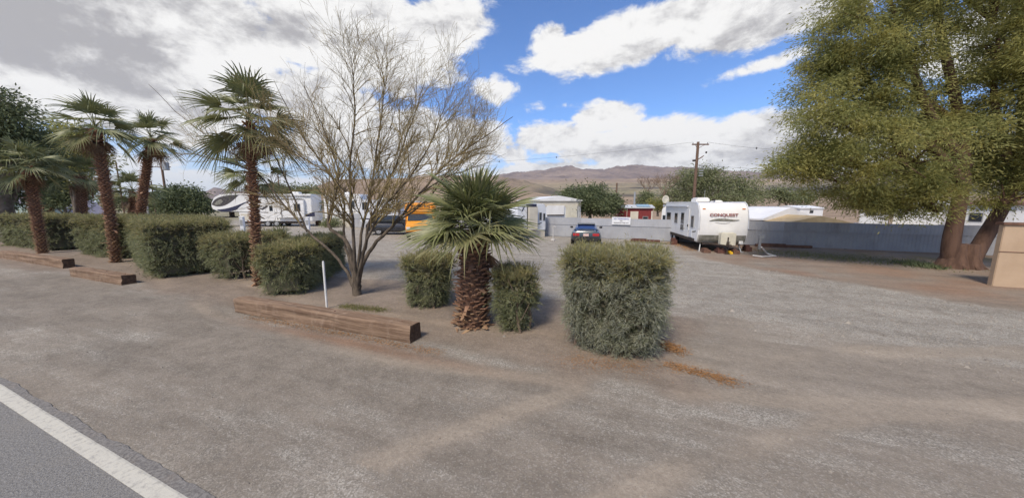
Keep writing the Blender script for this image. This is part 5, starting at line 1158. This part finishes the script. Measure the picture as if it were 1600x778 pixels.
# cars
def car(name, loc, yw, label, paint, L_=4.5, W_=1.78, Ht=1.32, group=None, rear=True, coupe=True, wagon=False, glass='glass', cat='car', spoiler=False):
    """local +X is the nose; origin on the ground under the middle"""
    t = empty(name, loc, yw, label, cat, group); hl = L_ / 2; hw = W_ / 2
    if wagon: st = [(-hl, .78, .45, .98), (-hl + .1, .96, .28, 1.05), (-hl + .8, 1, .24, 1.05), (0, 1, .22, 1.02), (hl - 1.3, 1, .24, .98), (hl - .5, .96, .26, .90), (hl - .08, .86, .3, .78), (hl, .7, .42, .66)]
    else: st = [(-hl, .80, .42, .80), (-hl + .08, .93, .30, .90), (-hl + .35, .97, .27, .95), (-hl + 1.0, 1, .22, .93), (0, 1, .2, .88), (hl - 1.5, 1, .22, .88), (hl - .6, .96, .24, .76), (hl - .1, .84, .28, .62), (hl, .7, .36, .54)]
    def loft(st, name, mt, parent, crown=.05):
        vs = []; fs = []; sec = 12
        for (x, w, z0, z1) in st:
            ring = [(-.86, 0), (-1, .18), (-1, .55), (-.96, .82), (-.86, .95), (-.5, 1.0), (.5, 1.0), (.86, .95), (.96, .82), (1, .55), (1, .18), (.86, 0)]
            for a_, b_ in ring: vs.append((x, a_ * w * hw, z0 + (z1 - z0) * b_ + (crown if abs(a_) <= .5 else 0)))
        n = 12
        for i in range(len(st) - 1):
            for q in range(n): fs.append((i * n + q, i * n + (q + 1) % n, (i + 1) * n + (q + 1) % n, (i + 1) * n + q))
        fs += [tuple(range(n)), tuple((len(st) - 1) * n + q for q in range(n))[::-1]]
        m = MB(); m.add(vs, fs); return m.build(name, mt, parent, smooth=True)
    body = loft(st, 'body', MT[paint], t, .03)
    if wagon: cb = [(-hl + .12, .80, .99, 1.06), (-hl + .35, .82, .98, Ht - .08), (-hl + .8, .80, .98, Ht), (.3, .80, .98, Ht - .02), (hl - 1.9, .78, .95, Ht - .16), (hl - 1.25, .84, .90, .98)]
    else: cb = [(-hl + .45, .82, .90, .96), (-hl + 1.25, .70, .90, Ht - .06), (-.15, .68, .88, Ht), (.35, .70, .86, Ht - .04), (hl - 1.55, .84, .82, .90)]
    gl = loft(cb, 'cabin_glass', MT[glass], t, .0)
    # roof skin over the glass
    m = MB(); rx0, rx1 = (-hl + .5, hl - 2.1) if wagon else (-hl + 1.3, .3)
    m.box(((rx0 + rx1) / 2, 0, Ht + .005), (rx1 - rx0, W_ * .62, .045)); m.build('roof', MT[paint], t, bevel=.02)
    for s in (-1, 1):
        m = MB(); m.box((hl - 1.75, s * (hw + .06), .98), (.12, .2, .13)); m.build('mirror', MT['black'], t, bevel=.02)
        m = MB(); m.box((-hl + .03, s * hw * .64, .70), (.1, hw * .42, .17)); m.build('taillight', MT['lamp_red'], t, bevel=.015)
        m = MB(); m.box((hl - .12, s * hw * .6, .58), (.14, hw * .34, .12)); m.build('headlight', MT['lamp_clear'], t, bevel=.02)
        for x in (-hl + .85, hl - .85): wheel(t, x, s * (hw - .1), .32, .22, s)
    m = MB(); m.box((-hl - .03, 0, .43), (.16, W_ * .86, .22)); m.build('rear_bumper', MT['black'] if not wagon else MT[paint], t, bevel=.04)
    m = MB(); m.box((hl - .04, 0, .36), (.14, W_ * .76, .18)); m.build('front_bumper', MT['black'], t, bevel=.04)
    m = MB(); m.box((-hl - .035, 0, .69), (.03, .34, .16)); m.build('licence_plate', MT['plate'], t)
    if spoiler: m = MB(); m.box((-hl + .18, 0, 1.03), (.24, W_ * .78, .035)); m.box((-hl + .2, -W_ * .34, .97), (.12, .06, .1)); m.box((-hl + .2, W_ * .34, .97), (.12, .06, .1)); m.build('spoiler', MT[paint], t, bevel=.01)
    return t
p = pt(915, 383, 20.4); p.z = 0
p = pt(915, 383, 22.6); p.z = 0; car('parked_car', p, YAW + R(90) - R(12.8), 'dark coupe seen from behind, parked facing the grey fence', 'car_dark', 4.6, 1.9, 1.27, glass='blue_glass', spoiler=True)
p = pt(622, 360, 28.5); p.z = 0; car('parked_car', p, YAW + R(12), 'black car parked side on, left of the yellow bus', 'car_black', 4.6, 1.85, 1.6, wagon=True)
p = pt(775, 362, 24.5); p.z = 0; car('parked_car', p, YAW + R(160), 'white car half hidden behind the big fan palm crown', 'white', 4.5, 1.8, 1.45)
p = pt(34, 345, 36); p.z = 0; car('parked_car', p, YAW + R(185), 'white car parked before the pale green house at far left', 'white', 4.6, 1.8, 1.5, wagon=True)
p = pt(1335, 350, 26); p.z = -1.2
car('parked_car', Vector((p.x, p.y, -.9)), YAW + R(20), 'dark vehicle under the tree crown left of the tall white camper, behind the fence', 'car_black', 4.9, 1.9, 2.0, wagon=True)

# yellow bus
p = pt(658, 368, 24.6); p.z = 0
Bt = empty('school_bus', p, YAW + R(180) + R(12), 'yellow school bus with van nose facing the camera, left of the big fan palm', 'bus')
# local frame: +Y points to the bus nose, X across
def bx(name, c, d, mt, bev=.02, parent=Bt, **k): m = MB(); m.box(c, d, **k); return m.build(name, MT[mt], parent, bevel=bev, smooth=bev > .03)
m = MB(); m.prism_x([(-6.2, .55), (-6.2, 2.55), (-6.0, 2.72), (-.35, 2.72), (-.05, 2.55), (.10, 2.0), (.0, 1.9), (-.3, .55)], -1.12, 1.12); bus_body = m.build('body', MT['bus'], Bt, bevel=.09, smooth=True, seg=3)
m = MB(); m.prism_x([(-.4, .50), (-.4, 1.95), (-.1, 1.9), (.42, 1.32), (1.15, 1.12), (1.28, 1.0), (1.30, .50)], -.98, .98); m.build('hood', MT['bus'], Bt, bevel=.07, smooth=True, seg=3)
m = MB(); m.add([(-.86, -.04, 1.86), (.86, -.04, 1.86), (.9, .40, 1.36), (-.9, .40, 1.36), (-.86, -.01, 1.89), (.86, -.01, 1.89), (.9, .43, 1.39), (-.9, .43, 1.39)], [(3, 2, 1, 0), (4, 5, 6, 7), (0, 1, 5, 4), (1, 2, 6, 5), (2, 3, 7, 6), (3, 0, 4, 7)]); m.build('windshield', MT['glass'], Bt)
bx('grille', (0, 1.30, .88), (1.25, .04, .2), 'black'); bx('bumper', (0, 1.36, .52), (2.0, .18, .26), 'black', .04)
for s in (-1, 1):
    bx('headlight', (s * .78, 1.30, .9), (.26, .05, .16), 'lamp_clear', .01); bx('turn_lamp', (s * .8, 1.29, .76), (.22, .04, .07), 'lamp_amber', .01)
    bx('warning_lamp', (s * .9, .06, 2.42), (.16, .1, .16), 'lamp_red' if s > 0 else 'lamp_amber', .02)
    mm = MB(); mm.tube([(s * 1.0, .3, 1.35), (s * 1.32, .35, 1.45)], .02, 5); mm.box((s * 1.34, .35, 1.5), (.08, .16, .34)); mm.build('mirror', MT['black'], Bt)
    for y in (.55, -4.6): wheel_y(Bt, s * .85, y, .38, .24)
    for q in range(6): window(Bt, (s * 1.12, -5.5 + q * .88, 2.05), .72, .56, 'x', s, .03, trim='black')
    mm = MB(); mm.box((s * 1.125, -3.1, 1.45), (.012, 6, .05)); mm.box((s * 1.125, -3.1, 1.1), (.012, 6, .05)); mm.build('rub_rail', MT['black'], Bt)
bx('name_board', (0, .055, 2.42), (1.35, .05, .30), 'bus', .01)
text_part('SCHOOL BUS', .22, MT['text_dark'], Bt, (0, .085, 2.42), (R(90), 0, R(180)), bold=.004)
bx('chassis', (0, -2.6, .5), (1.6, 6.6, .25), 'under')

# ------------------------------------------------------------------ ground litter, stones, tufts
def scatter_stones(n, seed, xr, yr, size, name, label, m, prob=None, flat=.6):
    rng = np.random.default_rng(seed); x = rng.uniform(*xr, n); y = rng.uniform(*yr, n)
    if prob is not None: k = rng.uniform(size=n) < prob(x, y); x, y = x[k], y[k]
    n = len(x); z = terrain(x, y); s = size * rng.lognormal(0, .5, n); a = rng.uniform(0, 6.28, n)
    base = np.array([(1, 0, -.2), (-.3, .9, -.2), (-.7, -.7, -.2), (.4, -.8, -.15), (.1, .1, 1.)]); base2 = base[None] * rng.uniform(.7, 1.3, (n, 5, 3)) * s[:, None, None] * np.array([1, 1, flat])
    ca, sa = np.cos(a)[:, None], np.sin(a)[:, None]; X = base2[..., 0] * ca - base2[..., 1] * sa; Y = base2[..., 0] * sa + base2[..., 1] * ca
    V = np.stack([X + x[:, None], Y + y[:, None], base2[..., 2] + z[:, None]], -1).reshape(-1, 3)
    f = np.array([(0, 1, 4), (1, 2, 4), (2, 3, 4), (3, 0, 4)]); Fq = (f[None] + 5 * np.arange(n)[:, None, None]).reshape(-1, 3)
    o = mesh_np(name, V, Fq, m); tag(o, label, 'gravel', kind='stuff'); return o
scatter_stones(30000, 61, (-16, 12), (1.6, 9), .0065, 'loose_gravel', 'small loose stones over the roadside ground', MT['stone'], lambda x, y: (.25 + fbm(x / 1.5, y / 1.5, 3, 77) > .62) * 1. * (y > 1.5))
scatter_stones(26000, 62, (1, 18), (6.5, 16.5), .012, 'lot_gravel', 'pale coarse gravel in the open lot on the right', MT['stone'], lambda x, y: ((y + (x - 2) * .3 > 8.0) & (y + (x - 4.8) * 1.08 < 16)) * 1.)
def tufts(n, seed, pts_fn, ln, m, name, label, cat='grass', flat=False):
    rng = np.random.default_rng(seed); x, y = pts_fn(rng, n); n = len(x); z = terrain(x, y); P = np.stack([x, y, z], 1)
    D = unit(rng.normal(size=(n, 3)) * (1, 1, .2) + np.array([0, 0, 0 if flat else 1.1])); 
    if flat: P[:, 2] += rng.uniform(.004, .03, n); D[:, 2] = np.abs(D[:, 2]) * .2
    V, Fq = leaf_quads(P, unit(D), ln, ln * .16, seed); o = mesh_np(name, V, Fq, m); tag(o, label, cat, kind='stuff')
def gauss_line(a, b_, w):
    def f(rng, n):
        t = rng.uniform(size=n); return a.x + (b_.x - a.x) * t + rng.normal(size=n) * w, a.y + (b_.y - a.y) * t + rng.normal(size=n) * w
    return f
tufts(1500, 71, gauss_line(at(535, 480), at(600, 487), .10), .06, MT['straw'], 'grass_tufts', 'sparse dry green grass on the soil behind the long timber')
tufts(3600, 72, gauss_line(at(1195, 394), at(1440, 412), .9), .10, MT['straw'], 'dry_grass', 'patchy dry grass in front of the fence right of the large trailer')
tufts(450, 73, gauss_line(at(1420, 412), at(1455, 420), .3), .22, MT['leaf_dark'], 'weeds', 'dark weeds and suckers at the foot of the thick tree trunk', 'weeds')
tufts(1300, 74, gauss_line(at(1045, 570), at(1150, 598), .09), .05, MT['litter'], 'leaf_litter', 'orange dry leaf litter trailing from the big square shrub', 'litter', True)
tufts(900, 75, gauss_line(at(1035, 535), at(1060, 548), .10), .06, MT['litter'], 'leaf_litter', 'brown dry twigs heaped right of the big square shrub', 'litter', True)
tufts(3000, 76, gauss_line(at(385, 494), at(690, 552), .07), .04, MT['litter'], 'leaf_litter', 'orange dry litter along the front foot of the long timber', 'litter', True)
tufts(1500, 77, gauss_line(at(880, 560), at(1010, 575), .17), .035, MT['litter'], 'leaf_litter', 'brown dry litter under the front of the big square shrub', 'litter', True)
tufts(1600, 78, gauss_line(at(1085, 392), at(1050, 378), .35), .09, MT['litter'], 'dry_debris', 'rusty dry debris along the left side of the large trailer', 'litter', True)
tufts(1400, 79, gauss_line(at(980, 378), at(1045, 381), .25), .08, MT['straw'], 'dry_weeds', 'dry weeds at the foot of the fence left of the large trailer')
